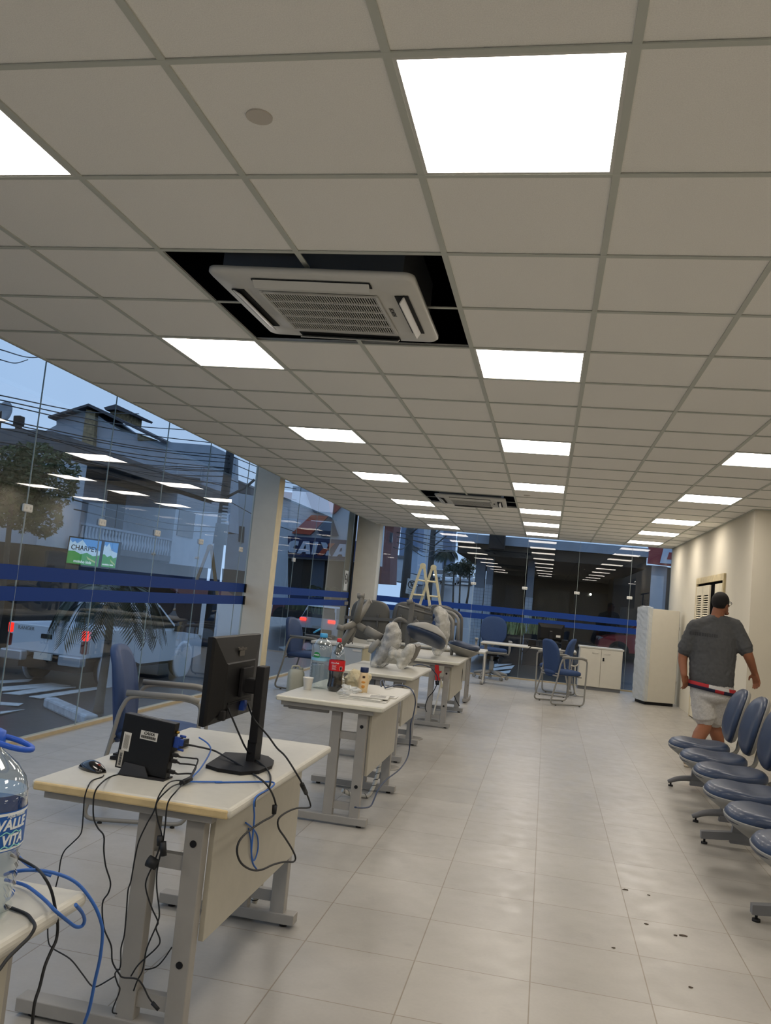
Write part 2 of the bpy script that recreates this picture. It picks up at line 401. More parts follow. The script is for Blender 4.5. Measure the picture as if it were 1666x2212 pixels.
# louvred closet doors in the right wall
def doory(px, py): return at_x(px, py, XR).y
Y0, Y1, ZT = 10.42, 12.52, 2.12
M_LOUV = mat('louvre_cream', '#d9cfb4', .6, noise=.08, nscale=8)
f = MB()
f.box2((XR - .03, Y1 - .06, 0), (XR + .02, Y1, ZT)); f.box2((XR - .03, Y0, 0), (XR + .02, Y0 + .06, ZT)); f.box2((XR - .03, Y0 + .0605, ZT - .09), (XR + .02, Y1 - .0605, ZT))
d2 = struct(f.build('door_2', mat('worn_cream_frame', '#c4b48c', .6, noise=.16, nscale=14)))
f = MB(); f.box2((XR - .004, Y0 + .06, 0.0), (XR - .001, Y1 - .06, ZT - .09)); f.build('dark_opening', M_DARK, d2, world=True)  # dark sheet over the wall stands in for the unlit gap
for a, b in ((12.45, 11.93), (11.92, 11.38), (10.98, 10.5)):
    f = MB(); t = .07; zt = ZT - .13
    f.box2((XR - .03, b, .02), (XR - .008, b + t, zt)); f.box2((XR - .03, a - t, .02), (XR - .008, a, zt))
    b1, a1 = b + t + .0005, a - t - .0005
    f.box2((XR - .03, b1, zt - .14), (XR - .008, a1, zt)); f.box2((XR - .03, b1, .02), (XR - .008, a1, .16)); f.box2((XR - .03, b1, .95), (XR - .008, a1, 1.05))
    leaf = f.build('door_leaf', M_LOUV, d2, world=True)
    f = MB(); z = .19
    while z < zt - .16:
        if not .92 < z < 1.07: f.box((XR - .019, (a + b) / 2, z), (.026, abs(a - b) - 2 * t - .002, .006), (0, -.75, 0))
        z += .034
    f.build('louvre', M_LOUV, leaf, world=True)
# ================================================================ recessed LED panels
def panel(i, j, lab):
    t = thing('led_panel', lab, 'ceiling light', ((i + .5) * G, (j + .5) * G, CE), 0, 'recessed square LED panels')
    f = MB(); h = G / 2 - .006; k = h - .017
    for sx in (-1, 1):
        f.box2((sx * k, -h, .001), (sx * h, h, .02)); f.box2((-k, sx * k, .001), (k, sx * h, .02))
    f.box2((-h, -h, .02), (h, h, .024))
    f.build('panel_frame', M_PFRAME, t)
    f = MB(); f.quad([(-k, -k, .004), (-k, k, .004), (k, k, .004), (k, -k, .004)]); f.build('diffuser', M_PANEL, t, fix=False)
    return t
ORD = {1: 'first', 5: 'second', 9: 'third', 13: 'fourth', 17: 'fifth', 20: 'sixth', 23: 'seventh and last', -3: 'nearest behind the viewer', -7: 'backmost'}
ROW = {-3: 'left row by the street glass', 0: 'middle row over the aisle', 3: 'right row along the wall', 6: 'added unseen far right row above the alcove'}
for i, j in LIGHTS: panel(i, j, 'white LED panel, %s in the %s' % (ORD[j], ROW[i]))
# ================================================================ round patches on the ceiling tiles
for (x, y), lab in (((-.443, .896), 'round grey cover plate on the ceiling left of the nearest lamp'), ((.16, 9.2), 'round grey cover plate on the far ceiling')):
    f = MB(); f.cyl((x, y, CE + .001), (x, y, CE + .0062), .04, n=28); tag(f.build('ceiling_cover_plate', mat('grey_disc', '#cfc8bd', .8)), lab, 'cover plate')
# ================================================================ air conditioning cassettes
M_AC = mat('ac_plastic', '#d0cfc9', .45, spec=.4)
M_ACD = mat('ac_shadow', '#161717', .8)
def cassette(c, rz, lab):
    t = thing('air_conditioner_cassette', lab, 'air conditioner', c, rz, 'ceiling cassette air conditioners')
    H = .466
    f = MB(); ring = []
    def rr(h, z, r=.05, n=6):
        out = []
        for cx, cy, a0 in ((h - r, h - r, 0), (-h + r, h - r, 90), (-h + r, -h + r, 180), (h - r, -h + r, 270)):
            for k in range(n + 1):
                a = math.radians(a0 + 90 * k / n); out.append((cx + r * math.cos(a), cy + r * math.sin(a), z))
        return out
    f.loft([rr(H, .03), rr(H, .012), rr(H - .012, 0), rr(.36, -.006, .12), rr(.335, -.006, .09), rr(.33, -.010, .09)], cap=True)
    f.build('fascia_panel', M_AC, t)
    f = MB(); f.box2((-.41, -.41, .03), (.41, .41, .30)); f.build('casing', mat('ac_casing', '#77797a', .4, metal=.6), t)
    # grille with slots
    f = MB(); f.box2((-.27, -.27, -.0115), (.27, .27, -.0100)); f.build('grille_recess', M_ACD, t)
    f = MB()
    for k in range(45): f.box((-.26 + k * .0118, 0, -.0175), (.0042, .54, .003))
    for k in range(6): f.box((0, -.268 + k * .1072, -.017), (.54, .011, .008))
    for s in (-1, 1): f.box((s * .272, 0, -.017), (.014, .558, .008))
    f.build('intake_grille', M_AC, t)
    # four louvred outlets
    for q in range(4):
        R = Matrix.Rotation(q * math.pi / 2, 4, 'Z')
        f = MB(); f.box((R @ Vector((0, .385, -.0085))), (.54, .062, .004), R); f.build('outlet_slot', M_ACD, t)
        f = MB(); f.box((R @ Vector((0, .39, -.02))), (.53, .05, .006), R @ Matrix.Rotation(.5 if q != 3 else 1.1, 4, 'X'), .002); f.build('louvre_blade', M_AC, t)
    tx = text('lettering', 'HITACHI', .03, frame_M((.308, -.05, -.0125), (0, -1, 0), (1, 0, 0)), M_BLACK2, t, .0005)
    return t
c1 = cassette((-.612, 2.45, CE - .045), -.03, 'white ceiling air conditioner hanging in the nearest open ceiling bay')
c1.rotation_euler = (0.02, .015, .01)
c2 = cassette((-.6, 9.98, CE - .035), .02, 'white ceiling air conditioner in the far open bay toward the street window')
# ducts and hanger rods up in the void
M_DUCT = mat('duct_grey', '#3a3b3d', .6)
for k, yy in enumerate((2.1, 9.66)):
    f = MB(); f.sweep([(-1.21 + .03 * k, yy - .19, CE + .13), (-.75, yy - .20, CE + .13)], .07, 16)
    tag(f.build('air_duct', M_DUCT), 'dark round duct inside the %s open ceiling bay' % ('nearest' if k == 0 else 'far'), 'duct')
# ================================================================ desks
M_LAM = mat('desk_laminate', '#bdbbb1', .38, spec=.4, noise=.03, nscale=30)
M_LAM2 = mat('desk_panel', '#aba79a', .5, spec=.3, noise=.03, nscale=18)
M_EDGE = mat('yellowed_edge', '#c7b183', .45, noise=.1, nscale=22)
M_EDGE2 = mat('cream_edge', '#cbc7b5', .45, noise=.05, nscale=22)
M_GREYM = mat('grey_steel_paint', '#96938d', .5, spec=.4, noise=.05, nscale=12)
M_GREYD = mat('dark_grey_paint', '#6f7072', .5)
M_RUB = mat('rubber', '#1a1a1b', .7)
def desk(loc, rz, D, L, label, edge, feet=.5, panel=True, drawer=False, tray=False, band=True):
    t = thing('office_desk', label, 'desk', loc, rz, 'grey office desks')
    f = MB(); f.box((0, 0, .7245), (D, L, .031), None, .013, 3); top = f.build('desktop', M_LAM, t)
    if band:
        f = MB(); f.box((0, -L / 2 + .004, .7225), (D - .02, .0115, .027), None, .0055, 2); f.build('edge_band', edge, top)
    for s in (-1, 1):
        y = s * feet; x0, x1 = -D / 2 + .005, D / 2 - .06
        f = MB(); f.box(((x0 + x1) / 2, y, .034), (x1 - x0, .062, .042), None, .003); ft = f.build('foot_bar', M_GREYM, t)
        for gx in (x0 + .05, x1 - .05): f = MB(); f.cyl((gx, y, 0), (gx, y, .016), .017, .012, 12); f.build('leveller', M_RUB, ft)
        for px in (.035, .196):
            f = MB(); f.box((px * D / .67, y, .37), (.062, .045, .64), None, .003); p_ = f.build('post', M_GREYM, t)
        for z in (.24, .60): f = MB(); f.cyl((.196 * D / .67, y + s * .0225, z), (.196 * D / .67, y + s * .0255, z), .011, n=12); f.build('bolt', M_BLACK2, p_)
        for z in (.115, .535):
            f = MB(); f.box((.115 * D / .67, y, z), (.12, .028, .045)); f.build('crossbar', M_GREYM, t)
        f = MB(); f.box((-.02, s * (feet + .045), .694), (D - .1, .04, .028), None, .002); f.build('top_rail', M_GREYM, t)
        f = MB(); f.box((0, y, .698), (D * .5, .05, .02)); f.build('top_bracket', M_GREYM, t)
    if panel:
        f = MB(); f.box((.237 * D / .67, 0, .5), (.018, 2 * feet - .045, .40), None, .002); f.build('modesty_panel', M_LAM2, t)
    if drawer:
        f = MB(); f.box((-.16, -feet + .3, .63), (.3, .42, .13), None, .003); c = f.build('drawer_box', M_GREYD, t)
        f = MB(); f.box((-.16, -feet + .085, .63), (.28, .012, .11), None, .003); dr_ = f.build('drawer_front', mat('drawer_grey', '#8d8f90', .5), t)
        f = MB(); f.box((-.16, -feet + .077, .65), (.07, .006, .022), None, .006); f.build('drawer_pull', M_WHITEP, dr_)
    if tray:
        f = MB(); f.box((-D / 2 + .19, -feet + .02, .668), (.26, .03, .034), None, .002); f.box((-D / 2 + .045, -feet + .05, .668), (.035, .1, .02), None, .002); f.build('keyboard_tray_rail', M_GREYM, t)
    return t
desk((-.725, -.25, 0), 0, .67, 1.2, 'grey-legged desk at the bottom left corner holding the big water bottle', M_EDGE2)
desk((-.698, 1.70, 0), 0, .67, 1.2, 'nearest whole desk with yellowed edge, holding monitor and small black computer', M_EDGE)
desk((-.745, 4.29, 0), 0, .69, 1.18, 'desk with the cola bottle, water bottle and snack leftovers on it', M_EDGE2, .49, tray=True)
desk((-.90, 6.36, 0), 0, .70, 1.14, 'desk with a small grey drawer carrying the bubble-wrapped upturned chair', M_EDGE2, .46, drawer=True)
desk((-.735, 8.88, 0), 0, .69, 1.7, 'desk with a red power strip hanging below, carrying loose chair seats', M_EDGE2, .735)
desk((-1.15, 10.98, 0), -math.pi / 2, .75, 1.7, 'desk behind the pile of chairs, carrying a row of grey seat backs', M_EDGE2, .62, band=False)
desk((.24, 13.95, 0), math.pi / 2, .62, 1.66, 'far desk by the street window with a black monitor near its right end', M_EDGE2, .76, panel=False, band=False)
# round floor outlet covers
M_DISC = mat('floor_box_steel', '#8b877f', .45, metal=.5, noise=.1, nscale=30)
for (x, y), lab in (((-.655, 2.40), 'under the far end of the nearest whole desk'), ((-.70, 5.65), 'under the far end of the cola desk'), ((-.74, 7.23), 'behind the drawer desk'), ((-.76, 8.6), 'under the desk with the red power strip'), ((-.62, 13.7), 'beside the far desk left leg'), ((1.12, 13.55), 'beside the far desk right leg')):
    f = MB(); f.lathe([(.125, 0), (.12, .004), (.085, .005)], (x, y, .0005), 32)
    o = tag(f.build('floor_outlet_cover', M_DISC), 'round metal floor outlet cover ' + lab, 'floor outlet', 'round floor outlet covers')
# ================================================================ near desk: monitor
t = thing('computer_monitor', 'black computer monitor seen from behind on the nearest whole desk', 'monitor', (-.535, 1.70, .74))
f = MB()
base = [at_z(x, y, .752) for x, y in ((445, 1652), (470, 1660), (520, 1668), (560, 1665), (588, 1654), (592, 1643), (580, 1634), (560, 1629), (487, 1625))]
f.prism([p + Vector((0, 0, -.011)) for p in base], (0, 0, .012)); f.build('stand_base', M_BLACK2, t, world=True)
f = MB(); f.box2((-.548, 1.715, .752), (-.515, 1.785, .83)); f.box2((-.545, 1.712, .82), (-.512, 1.778, 1.105), .003); f.build('stand_post', M_BLACK2, t, world=True)
f = MB(); f.box2((-.60, 1.715, 1.0), (-.54, 1.775, 1.055), .006); f.box2((-.6, 1.69, .985), (-.585, 1.80, 1.095), .003); f.build('tilt_arm', M_BLACK2, t, world=True)
y0, y1, z0, z1 = 1.468, 1.955, .90, 1.214; xm = -.635
f = MB()
R = lambda x, iy, i0, i1: [(x, y0 + iy, z0 + i0), (x, y1 - iy, z0 + i0), (x, y1 - iy, z1 - i1), (x, y0 + iy, z1 - i1)]
f.loft([R(xm - .016, .002, .002, .002), R(xm + .002, 0, 0, 0), R(xm + .012, .004, .004, .004), R(xm + .03, .09, .05, .095), R(xm + .033, .1, .055, .1)], smooth=False); f.build('housing', mat('monitor_black', '#0d0d0e', .5, spec=.35), t, world=True)
f = MB(); f.box2((xm - .0175, y0 + .012, z0 + .02), (xm - .0155, y1 - .012, z1 - .012)); f.build('screen', mat('lcd_dark', '#050506', .2), t, world=True)
f = MB(); f.box2((xm + .018, 1.60, .915), (xm + .0345, 1.72, .965)); f.box2((xm + .03, 1.60, .968), (xm + .036, 1.83, .972)); f.build('port_bay', M_BLACK, t, world=True)
f = MB(); f.box2((xm + .02, 1.735, .93), (xm + .05, 1.765, .968), .003); f.build('video_plug', mat('plug_blue', '#1e3f8f', .5), t, world=True)
f = MB(); f.box2((xm + .02, 1.55, .915), (xm + .045, 1.57, .95), .003); f.build('power_plug', M_RUB, t, world=True)
text('lettering', 'ThinkVision', .019, frame_M((xm + .0285, 1.71, 1.165), (0, 1, 0), (-.21, 0, 1)), mat('embossed_grey', '#5b5650', .5), t, .0008, world=True)
f = MB(); f.box2((xm + .0265, 1.685, 1.138), (xm + .0295, 1.735, 1.158)); f.build('rating_label', mat('label_grey', '#4c4842', .6), t, world=True)
# ---------------------------------------------------------------- mini computer in its stand
t = thing('mini_computer', 'small black desktop computer upright in a stand with white stickers', 'computer', (-.77, 1.34, .74))
RY = Matrix.Rotation(math.radians(4.5), 4, 'Y'); PC = Vector((-.768, 1.335, .843))
def pc(p): return PC + (RY @ Vector(p))
f = MB(); f.box(PC, (.186, .036, .182), RY, .002); f.build('chassis', M_BLACK, t, world=True)
f = MB(); f.prism([(-.845, 1.30, .742), (-.735, 1.30, .742), (-.758, 1.312, .776), (-.832, 1.312, .782)], (0, .006, 0)); f.prism([(-.845, 1.365, .742), (-.70, 1.365, .742), (-.72, 1.36, .76), (-.832, 1.36, .782)], (0, .006, 0)); f.box2((-.845, 1.30, .74), (-.68, 1.371, .745)); f.build('stand', mat('stand_grey', '#1d1d1f', .55), t, world=True)
M_STK = mat('sticker_white', '#c8c6bf', .6)
f = MB(); f.box(pc((.008, -.0185, .034)), (.062, .0012, .028), RY); st = f.build('asset_sticker', M_STK, t, world=True)
text('lettering', 'CAIXA', .013, RY.to_3x3().to_4x4() and frame_M(pc((.008, -.0196, .041)), RY @ Vector((1, 0, 0)), RY @ Vector((0, 0, 1))), M_BLACK2, st, .0003, world=True, bold=.0004, shear=.2)
f = MB()
for k in range(22): f.box(pc((-.018 + k * .0024, -.0194, .029 - .001 * (k % 2))), (.0012 if k % 3 else .0019, .0006, .009), RY)
f.build('barcode', M_BLACK2, st, world=True)
f = MB(); f.box(pc((-.068, -.0185, .0)), (.027, .0012, .062), RY); st = f.build('licence_sticker', M_STK, t, world=True)
f = MB()
for k in range(9): f.box(pc((-.076 + k * .002, -.0194, .0)), (.0006, .0006, .05 - .004 * (k % 3)), RY)
f.build('fine_print', mat('print_grey', '#77756f', .7), st, world=True)
f = MB(); f.box(pc((-.078, -.0185, -.058)), (.017, .0012, .055), RY); st = f.build('serial_sticker', mat('sticker_grey', '#a9a59b', .6), t, world=True)
f = MB()
for k in range(12): f.box(pc((-.078, -.0194, -.078 + k * .0034)), (.008, .0006, .0016 if k % 3 else .0024), RY)
f.build('barcode', M_BLACK2, st, world=True)
f = MB(); f.box(pc((-.005, 0, .0915)), (.075, .008, .001), RY); f.build('top_strip', mat('strip_grey', '#6d6f71', .5), t, world=True)
f = MB(); f.cyl(pc((.093, 0, .062)), pc((.104, 0, .062)), .006, .004, 10); f.build('antenna_socket', mat('brass', '#b08d3e', .35, metal=1), t, world=True)
f = MB(); f.box(pc((.103, 0, .03)), (.02, .014, .036), RY, .002); f.box(pc((.118, 0, .032)), (.014, .012, .022), RY, .002); f.cyl(pc((.11, 0, .053)), pc((.13, 0, .053)), .004, n=8); f.cyl(pc((.11, 0, .008)), pc((.13, 0, .008)), .004, n=8); f.build('video_plug', MATS['plug_blue'], t, world=True)
for z in (-.012, -.032, -.068):
    f = MB(); f.box(pc((.103, 0, z)), (.022, .014, .012), RY, .002); f.cyl(pc((.112, 0, z)), pc((.125, 0, z - .003)), .005, .003, 8); f.build('usb_plug', M_RUB, t, world=True)
# ---------------------------------------------------------------- mouse, keyboard
t = thing('computer_mouse', 'black wired mouse with red scroll wheel at the left end of the nearest desk', 'mouse', (-.945, 1.315, .74), -.45)
f = MB(); rings = []
for k in range(13):
    u = k / 12; x = -.055 + .11 * u; w = .031 * (math.sin(math.pi * (.12 + .80 * u)) ** .5); h = .038 * (math.sin(math.pi * (.06 + .82 * u)) ** .7) * (1 - .35 * u)
    rings.append([(x, w * math.cos(a), max(0, h * math.sin(a) ** .8)) if math.sin(a) >= 0 else (x, w * math.cos(a) * .96, 0) for a in [math.pi * 2 * j / 20 for j in range(20)]])
f.loft(rings); f.build('body', mat('gloss_black', '#0a0a0b', .18, coat=.5), t)
f = MB(); f.cyl((.03, -.004, .0185), (.03, .004, .0185), .0075, n=16); f.build('scroll_wheel', mat('red_wheel', '#7d2416', .4), t)
t = thing('computer_keyboard', 'thin black keyboard lying behind the small black computer', 'keyboard', (-.915, 1.69, .74), .03)
f = MB(); f.prism([(-.07, -.2, .002), (.065, -.2, .002), (.065, -.2, .03), (-.07, -.2, .012)], (0, .4, 0)); f.build('case', M_BLACK2, t)
f = MB()
for i in range(5):
    for j in range(18): f.box((-.055 + i * .0225, -.185 + j * .0218, .0205 + i * .0028), (.018, .018, .006), (0, -.125, 0), .0015, 1)
f.build('keys', M_BLACK, t)
# ================================================================ bottles and leftovers
M_PET = pane_mat('pet_plastic', '#f1f5f5', 1.9)
M_WATER = pane_mat('bottled_water', '#f6f8f8', .9)
M_COLA = mat('cola', '#120805', .12, spec=.6)
def wrap_text(name, body, size, c, r, a0, z, m, parent, sx=1, bold=0, shear=0):
    o = text(name, body, size, Matrix(), m, None, .0006, bold=bold, shear=shear, sx=sx)
    for v in o.data.vertices:
        a = a0 + v.co.x / r; rr = r + v.co.z; v.co = Vector((c[0] + rr * math.cos(a), c[1] + rr * math.sin(a), c[2] + z + v.co.y))
    o.parent = parent; return o
def ring_loop(f, c, r, w, M):
    pts = [M @ Vector((r * math.cos(a), r * 1.35 * math.sin(a), 0)) for a in [2 * math.pi * k / 20 for k in range(20)]]
    f.sweep([Vector(c) + p for p in pts], w, 8, closed=True)
# five-litre bottle at the picture's left edge
b0 = at_z(-76, 1985, .74)
t = thing('water_bottle', 'large clear water bottle with blue label and handle on the corner desk', 'bottle', b0)
R0 = .083
prof = [(.05, .0), (.072, .004), (R0 * .95, .02)]
for k in range(12): prof.append((R0 * (.955 + .03 * math.cos(k * math.pi)), .03 + k * .0085))
prof += [(R0 * .97, .135), (R0, .14), (R0, .215), (R0 * .985, .222), (R0 * .98, .243), (R0 * .9, .265), (R0 * .7, .288), (R0 * .42, .308), (.024, .318), (.022, .335)]
f = MB(); f.lathe(prof, n=40); f.build('bottle_body', M_PET, t)
f = MB(); f.lathe([(r * .975, z * .985 + .003) for r, z in prof if z < .25], n=36); f.build('water', M_WATER, t)
f = MB(); f.lathe([(R0 + .0007, .141), (R0 + .0009, .142), (R0 + .0009, .213), (R0 + .0007, .214)], n=48, cap=False); lb = f.build('paper_label', mat('label_blue', '#1c56a3', .4), t, fix=False)
f = MB(); f.lathe([(R0 + .0012, .207), (R0 + .0012, .212)], n=48, cap=False); f.lathe([(R0 + .0012, .143), (R0 + .0012, .147)], n=48, cap=False); f.build('label_border', mat('label_white', '#d8dfe2', .4), lb, fix=False)
a_cam = math.atan2(CLOC.y - b0.y, CLOC.x - b0.x)
wt = MATS['label_white']
wrap_text('lettering', 'VALLE', .026, (0, 0, 0), R0 + .0012, a_cam + .80, .189, wt, lb, bold=.0008, shear=.15)
wrap_text('lettering', 'VITA', .026, (0, 0, 0), R0 + .0012, a_cam + .86, .161, wt, lb, bold=.0008, shear=.15)
wrap_text('lettering', 'Água mineral', .009, (0, 0, 0), R0 + .0012, a_cam + .9, .2055, wt, lb)
f = MB()
for z in (.1745, .149):
    f.sweep([(math.cos(a) * (R0 + .0015), math.sin(a) * (R0 + .0015), z + .0025 * math.sin(k * 1.1)) for k, a in enumerate([a_cam - .8 + 1.9 * q / 40 for q in range(41)])], .0011, 6)
f.build('wave_line', mat('wave_teal', '#7fc3bd', .5), lb)
f = MB(); f.lathe([(.027, .325), (.029, .328), (.028, .35), (.02, .354)], n=24); cp = f.build('cap', mat('cap_blue', '#1f55bd', .4), t)
f = MB(); ring_loop(f, (.047, -.005, .335), .032, .0055, Matrix.Rotation(.35, 4, 'Z') @ Matrix.Rotation(-math.pi / 2, 4, 'Z') @ Matrix.Rotation(-.25, 4, 'X')); f.build('carry_loop', MATS['cap_blue'], t)
# things on the cola desk
w0 = at_z(689, 1491, .74); w0.y += .10; w0.x -= .03
t = thing('water_bottle', 'clear ribbed water bottle with light blue cap beside the cola bottle', 'bottle', w0)
R1 = .068
prof = [(.045, 0), (.062, .004), (R1, .016)]
for k in range(16): prof.append((R1 * (.965 + .035 * math.cos(k * math.pi)), .024 + k * .0095))
prof += [(R1 * .97, .185), (R1, .19), (R1, .255), (R1 * .95, .285), (R1 * .75, .315), (R1 * .45, .336), (.022, .343), (.021, .356)]
f = MB(); f.lathe(prof, n=32); f.build('bottle_body', M_PET, t)
f = MB(); f.lathe([(r * .975, z * .99 + .002) for r, z in prof if z < .18], n=28); f.build('water', M_WATER, t)
f = MB(); f.lathe([(R1 + .0008, .19), (R1 + .0008, .21)], n=40, cap=False); lb = f.build('paper_label', mat('label_sky', '#86b7cf', .5), t, fix=False)
f = MB(); a1 = math.atan2(CLOC.y - w0.y, CLOC.x - w0.x) - .55
pts = [(math.cos(a1 + .38 * math.cos(q) ) * (R1 + .001), math.sin(a1 + .38 * math.cos(q)) * (R1 + .001), .226 + .021 * math.sin(q)) for q in [2 * math.pi * k / 24 for k in range(24)]]
f.quad(pts); f.build('green_badge', mat('badge_green', '#1f8a3c', .5), lb, fix=False)
wrap_text('lettering', 'PUREZA', .012, (0, 0, 0), R1 + .002, a1, .228, wt, lb, bold=.0004)
f = MB(); f.lathe([(.026, .345), (.027, .349), (.026, .371), (.02, .374)], n=24); f.build('cap', mat('cap_sky', '#3d9bd0', .4), t)
f = MB(); ring_loop(f, (-.05, -.01, .385), .019, .0045, Matrix.Rotation(math.pi / 2, 4, 'Z') @ Matrix.Rotation(-.6, 4, 'X')); f.build('carry_loop', MATS['cap_sky'], t)
k0 = at_z(711, 1491, .74); k0.y += .04
k0.x += .04; k0.y -= .05; w0.y += 0
t = thing('cola_bottle', 'two litre cola bottle half full with red label and red cap', 'bottle', k0)
prof = [(.03, 0), (.046, .003), (.053, .014), (.0545, .035), (.0505, .062), (.047, .085), (.049, .11), (.0535, .14), (.054, .145), (.054, .205), (.0545, .215), (.05, .245), (.04, .275), (.026, .305), (.0155, .322), (.0145, .333)]
f = MB(); f.lathe(prof, n=36); f.build('bottle_body', M_PET, t)
f = MB(); f.lathe([(r * .96, z * .985 + .003) for r, z in prof if z < .142], n=32); f.build('cola', M_COLA, t)
f = MB(); f.lathe([(.0548, .137), (.0552, .14), (.0552, .204), (.0548, .207)], n=40, cap=False); lb = f.build('paper_label', mat('label_red', '#c2171d', .4), t, fix=False)
a2 = math.atan2(CLOC.y - k0.y, CLOC.x - k0.x)
wrap_text('lettering', 'Coca-Cola', .013, (0, 0, 0), .0556, a2 - .3, .19, wt, lb, shear=.3, bold=.0003)
for k in range(5): wrap_text('fine_print', 'ingredientes' if k % 2 else 'contém cafeína', .0055, (0, 0, 0), .0556, a2 - .35, .176 - k * .007, wt, lb)
f = MB()
for k in range(9): 
    a = a2 + .42 + k * .028; f.box((math.cos(a) * .0558, math.sin(a) * .0558, .157), (.0008, .0008 + .0006 * (k % 2), .018), (0, 0, a))
f.build('barcode', M_BLACK2, lb)
f = MB(); f.quad([(math.cos(a) * .0556, math.sin(a) * .0556, z) for a, z in ((a2 + .38, .145), (a2 + .70, .145), (a2 + .70, .170), (a2 + .38, .170))]); f.build('barcode_field', wt, lb, fix=False)
f = MB(); f.lathe([(.0155, .328), (.0165, .331), (.016, .35), (.013, .353)], n=24); f.build('cap', mat('cap_red', '#c9262b', .4), t)
t = thing('plastic_cup', 'small white disposable cup at the left corner of the cola desk', 'cup', at_z(661, 1491, .74) + Vector((0, .03, 0)))
f = MB(); f.lathe([(.022, 0), (.024, .002), (.034, .075), (.0365, .079), (.0365, .082), (.033, .0815), (.0225, .004)], n=28); f.build('cup_wall', mat('cup_white', '#d6d3cb', .5), t)
m0 = at_z(781, 1497, .74) + Vector((0, .03, 0))
t = thing('sauce_bottle', 'squeeze sauce bottle with navy cap on the cola desk', 'bottle', m0)
f = MB(); prof = [(.027, 0), (.032, .004), (.033, .03), (.036, .065), (.035, .09), (.027, .12), (.025, .14)]
f.lathe(prof, n=28); f.build('bottle_body', mat('mayo_plastic', '#d8bf95', .35), t)
f = MB(); f.lathe([(.0275, .138), (.0285, .14), (.028, .168), (.026, .171)], n=24); f.build('cap', mat('cap_navy', '#1b2a4f', .4), t)
a3 = math.atan2(CLOC.y - m0.y, CLOC.x - m0.x)
f = MB(); f.box((math.cos(a3) * .030, math.sin(a3) * .030, .108), (.012, .018, .014), (0, 0, a3), .003); f.build('logo_patch', mat('logo_brown', '#3a2512', .5), t)
f = MB(); f.ball((math.cos(a3) * .0345, math.sin(a3) * .0345, .073), (.003, .014, .008), 10, (0, 0, a3)); f.ball((math.cos(a3) * .0325, math.sin(a3) * .0325, .045), (.003, .012, .014), 10, (0, 0, a3)); f.build('label_picture', mat('label_orange', '#c98a3a', .5), t)
def crumple(f, c, r, seed, n=18, amp=.35):
    rnd = random.Random(seed); g = bmesh.ops.create_icosphere(f.bm, subdivisions=3, radius=1)
    ph = [rnd.uniform(0, 6.3) for _ in range(9)]
    for v in g['verts']:
        p = v.co.normalized(); d = 1 + amp * (math.sin(5 * p.x + ph[0] + 3 * p.z) * .35 + math.sin(7 * p.y + ph[1] - 4 * p.x) * .3 + math.sin(11 * p.z + ph[2] + 6 * p.y) * .25 + rnd.uniform(-.22, .22))
        v.co = Vector(c) + Vector((p.x * r[0] * d, p.y * r[1] * d, max(-r[2] * .92, p.z * r[2] * d)))
    f._fin({q for v in g['verts'] for q in v.link_faces}, False)
M_PAPER = mat('napkin_paper', '#c9bd9c', .9, noise=.06, nscale=20)
f = MB(); c = at_z(765, 1489, .74) + Vector((-.0, .1, .062)); crumple(f, c, (.088, .05, .066), 3, amp=.3); tag(f.build('paper_bag', M_PAPER), 'crumpled cream paper bag behind the sauce bottle', 'bag')
M_FOIL = mat('foil', '#bdbdb8', .25, metal=.9)
f = MB(); c = at_z(738, 1483, .74) + Vector((0, .0, .032)); crumple(f, c, (.02, .02, .034), 5, amp=.6); tag(f.build('foil_scrap', M_FOIL), 'small crumpled foil scrap between cola bottle and paper bag', 'foil')
M_CLING = mat('clear_wrap', '#dfe3e2', .15, alpha=.42, spec=.8)
f = MB(); c = at_z(750, 1503, .74) + Vector((0, .04, .03)); crumple(f, c, (.06, .06, .032), 8, amp=.7); tag(f.build('plastic_wrapper', M_CLING), 'clear crumpled plastic wrapper lying on the paper sheets', 'wrapper')
# stack of leaflets
M_SHEET = mat('printed_sheet', '#c6c4bb', .5, noise=.05, nscale=30); M_SHEETG = mat('printed_grey', '#8d8c86', .5, noise=.35, nscale=60)
z = .7402
for k, (cx, cy, w, h, rz, g, lab) in enumerate(((-.585, 4.0, .30, .21, .05, 0, 'white leaflet at the bottom of the stack near the sauce bottle'), (-.6, 4.02, .27, .19, -.08, 1, 'grey printed leaflet in the middle of the stack'), (-.57, 4.07, .25, .19, .12, 0, 'white open leaflet on top of the stack'), (-.54, 4.24, .24, .13, .02, 0, 'white leaflet with barcode lying right of the sauce bottle'))):
    if k == 3: z = .7402
    t = thing('leaflet', lab, 'leaflet', (cx, cy, z), rz, 'paper leaflets')
    f = MB(); f.box((0, 0, .0025), (w, h, .004)); f.box((0, -h / 2, .003), (w, .004, .006)); f.build('pages', M_SHEET, t)
    f = MB(); 
    if g: f.box((-.03, 0, .0052), (w * .7, h * .7, .0008))
    else:
        f.box((w * .22, 0, .0052), (w * .4, h * .6, .0006))
        for q in range(14): f.box((-w * .4 + q * .007, h * .3, .0052), (.003, .02, .0006))
    f.build('print', M_SHEETG, t); z += .006
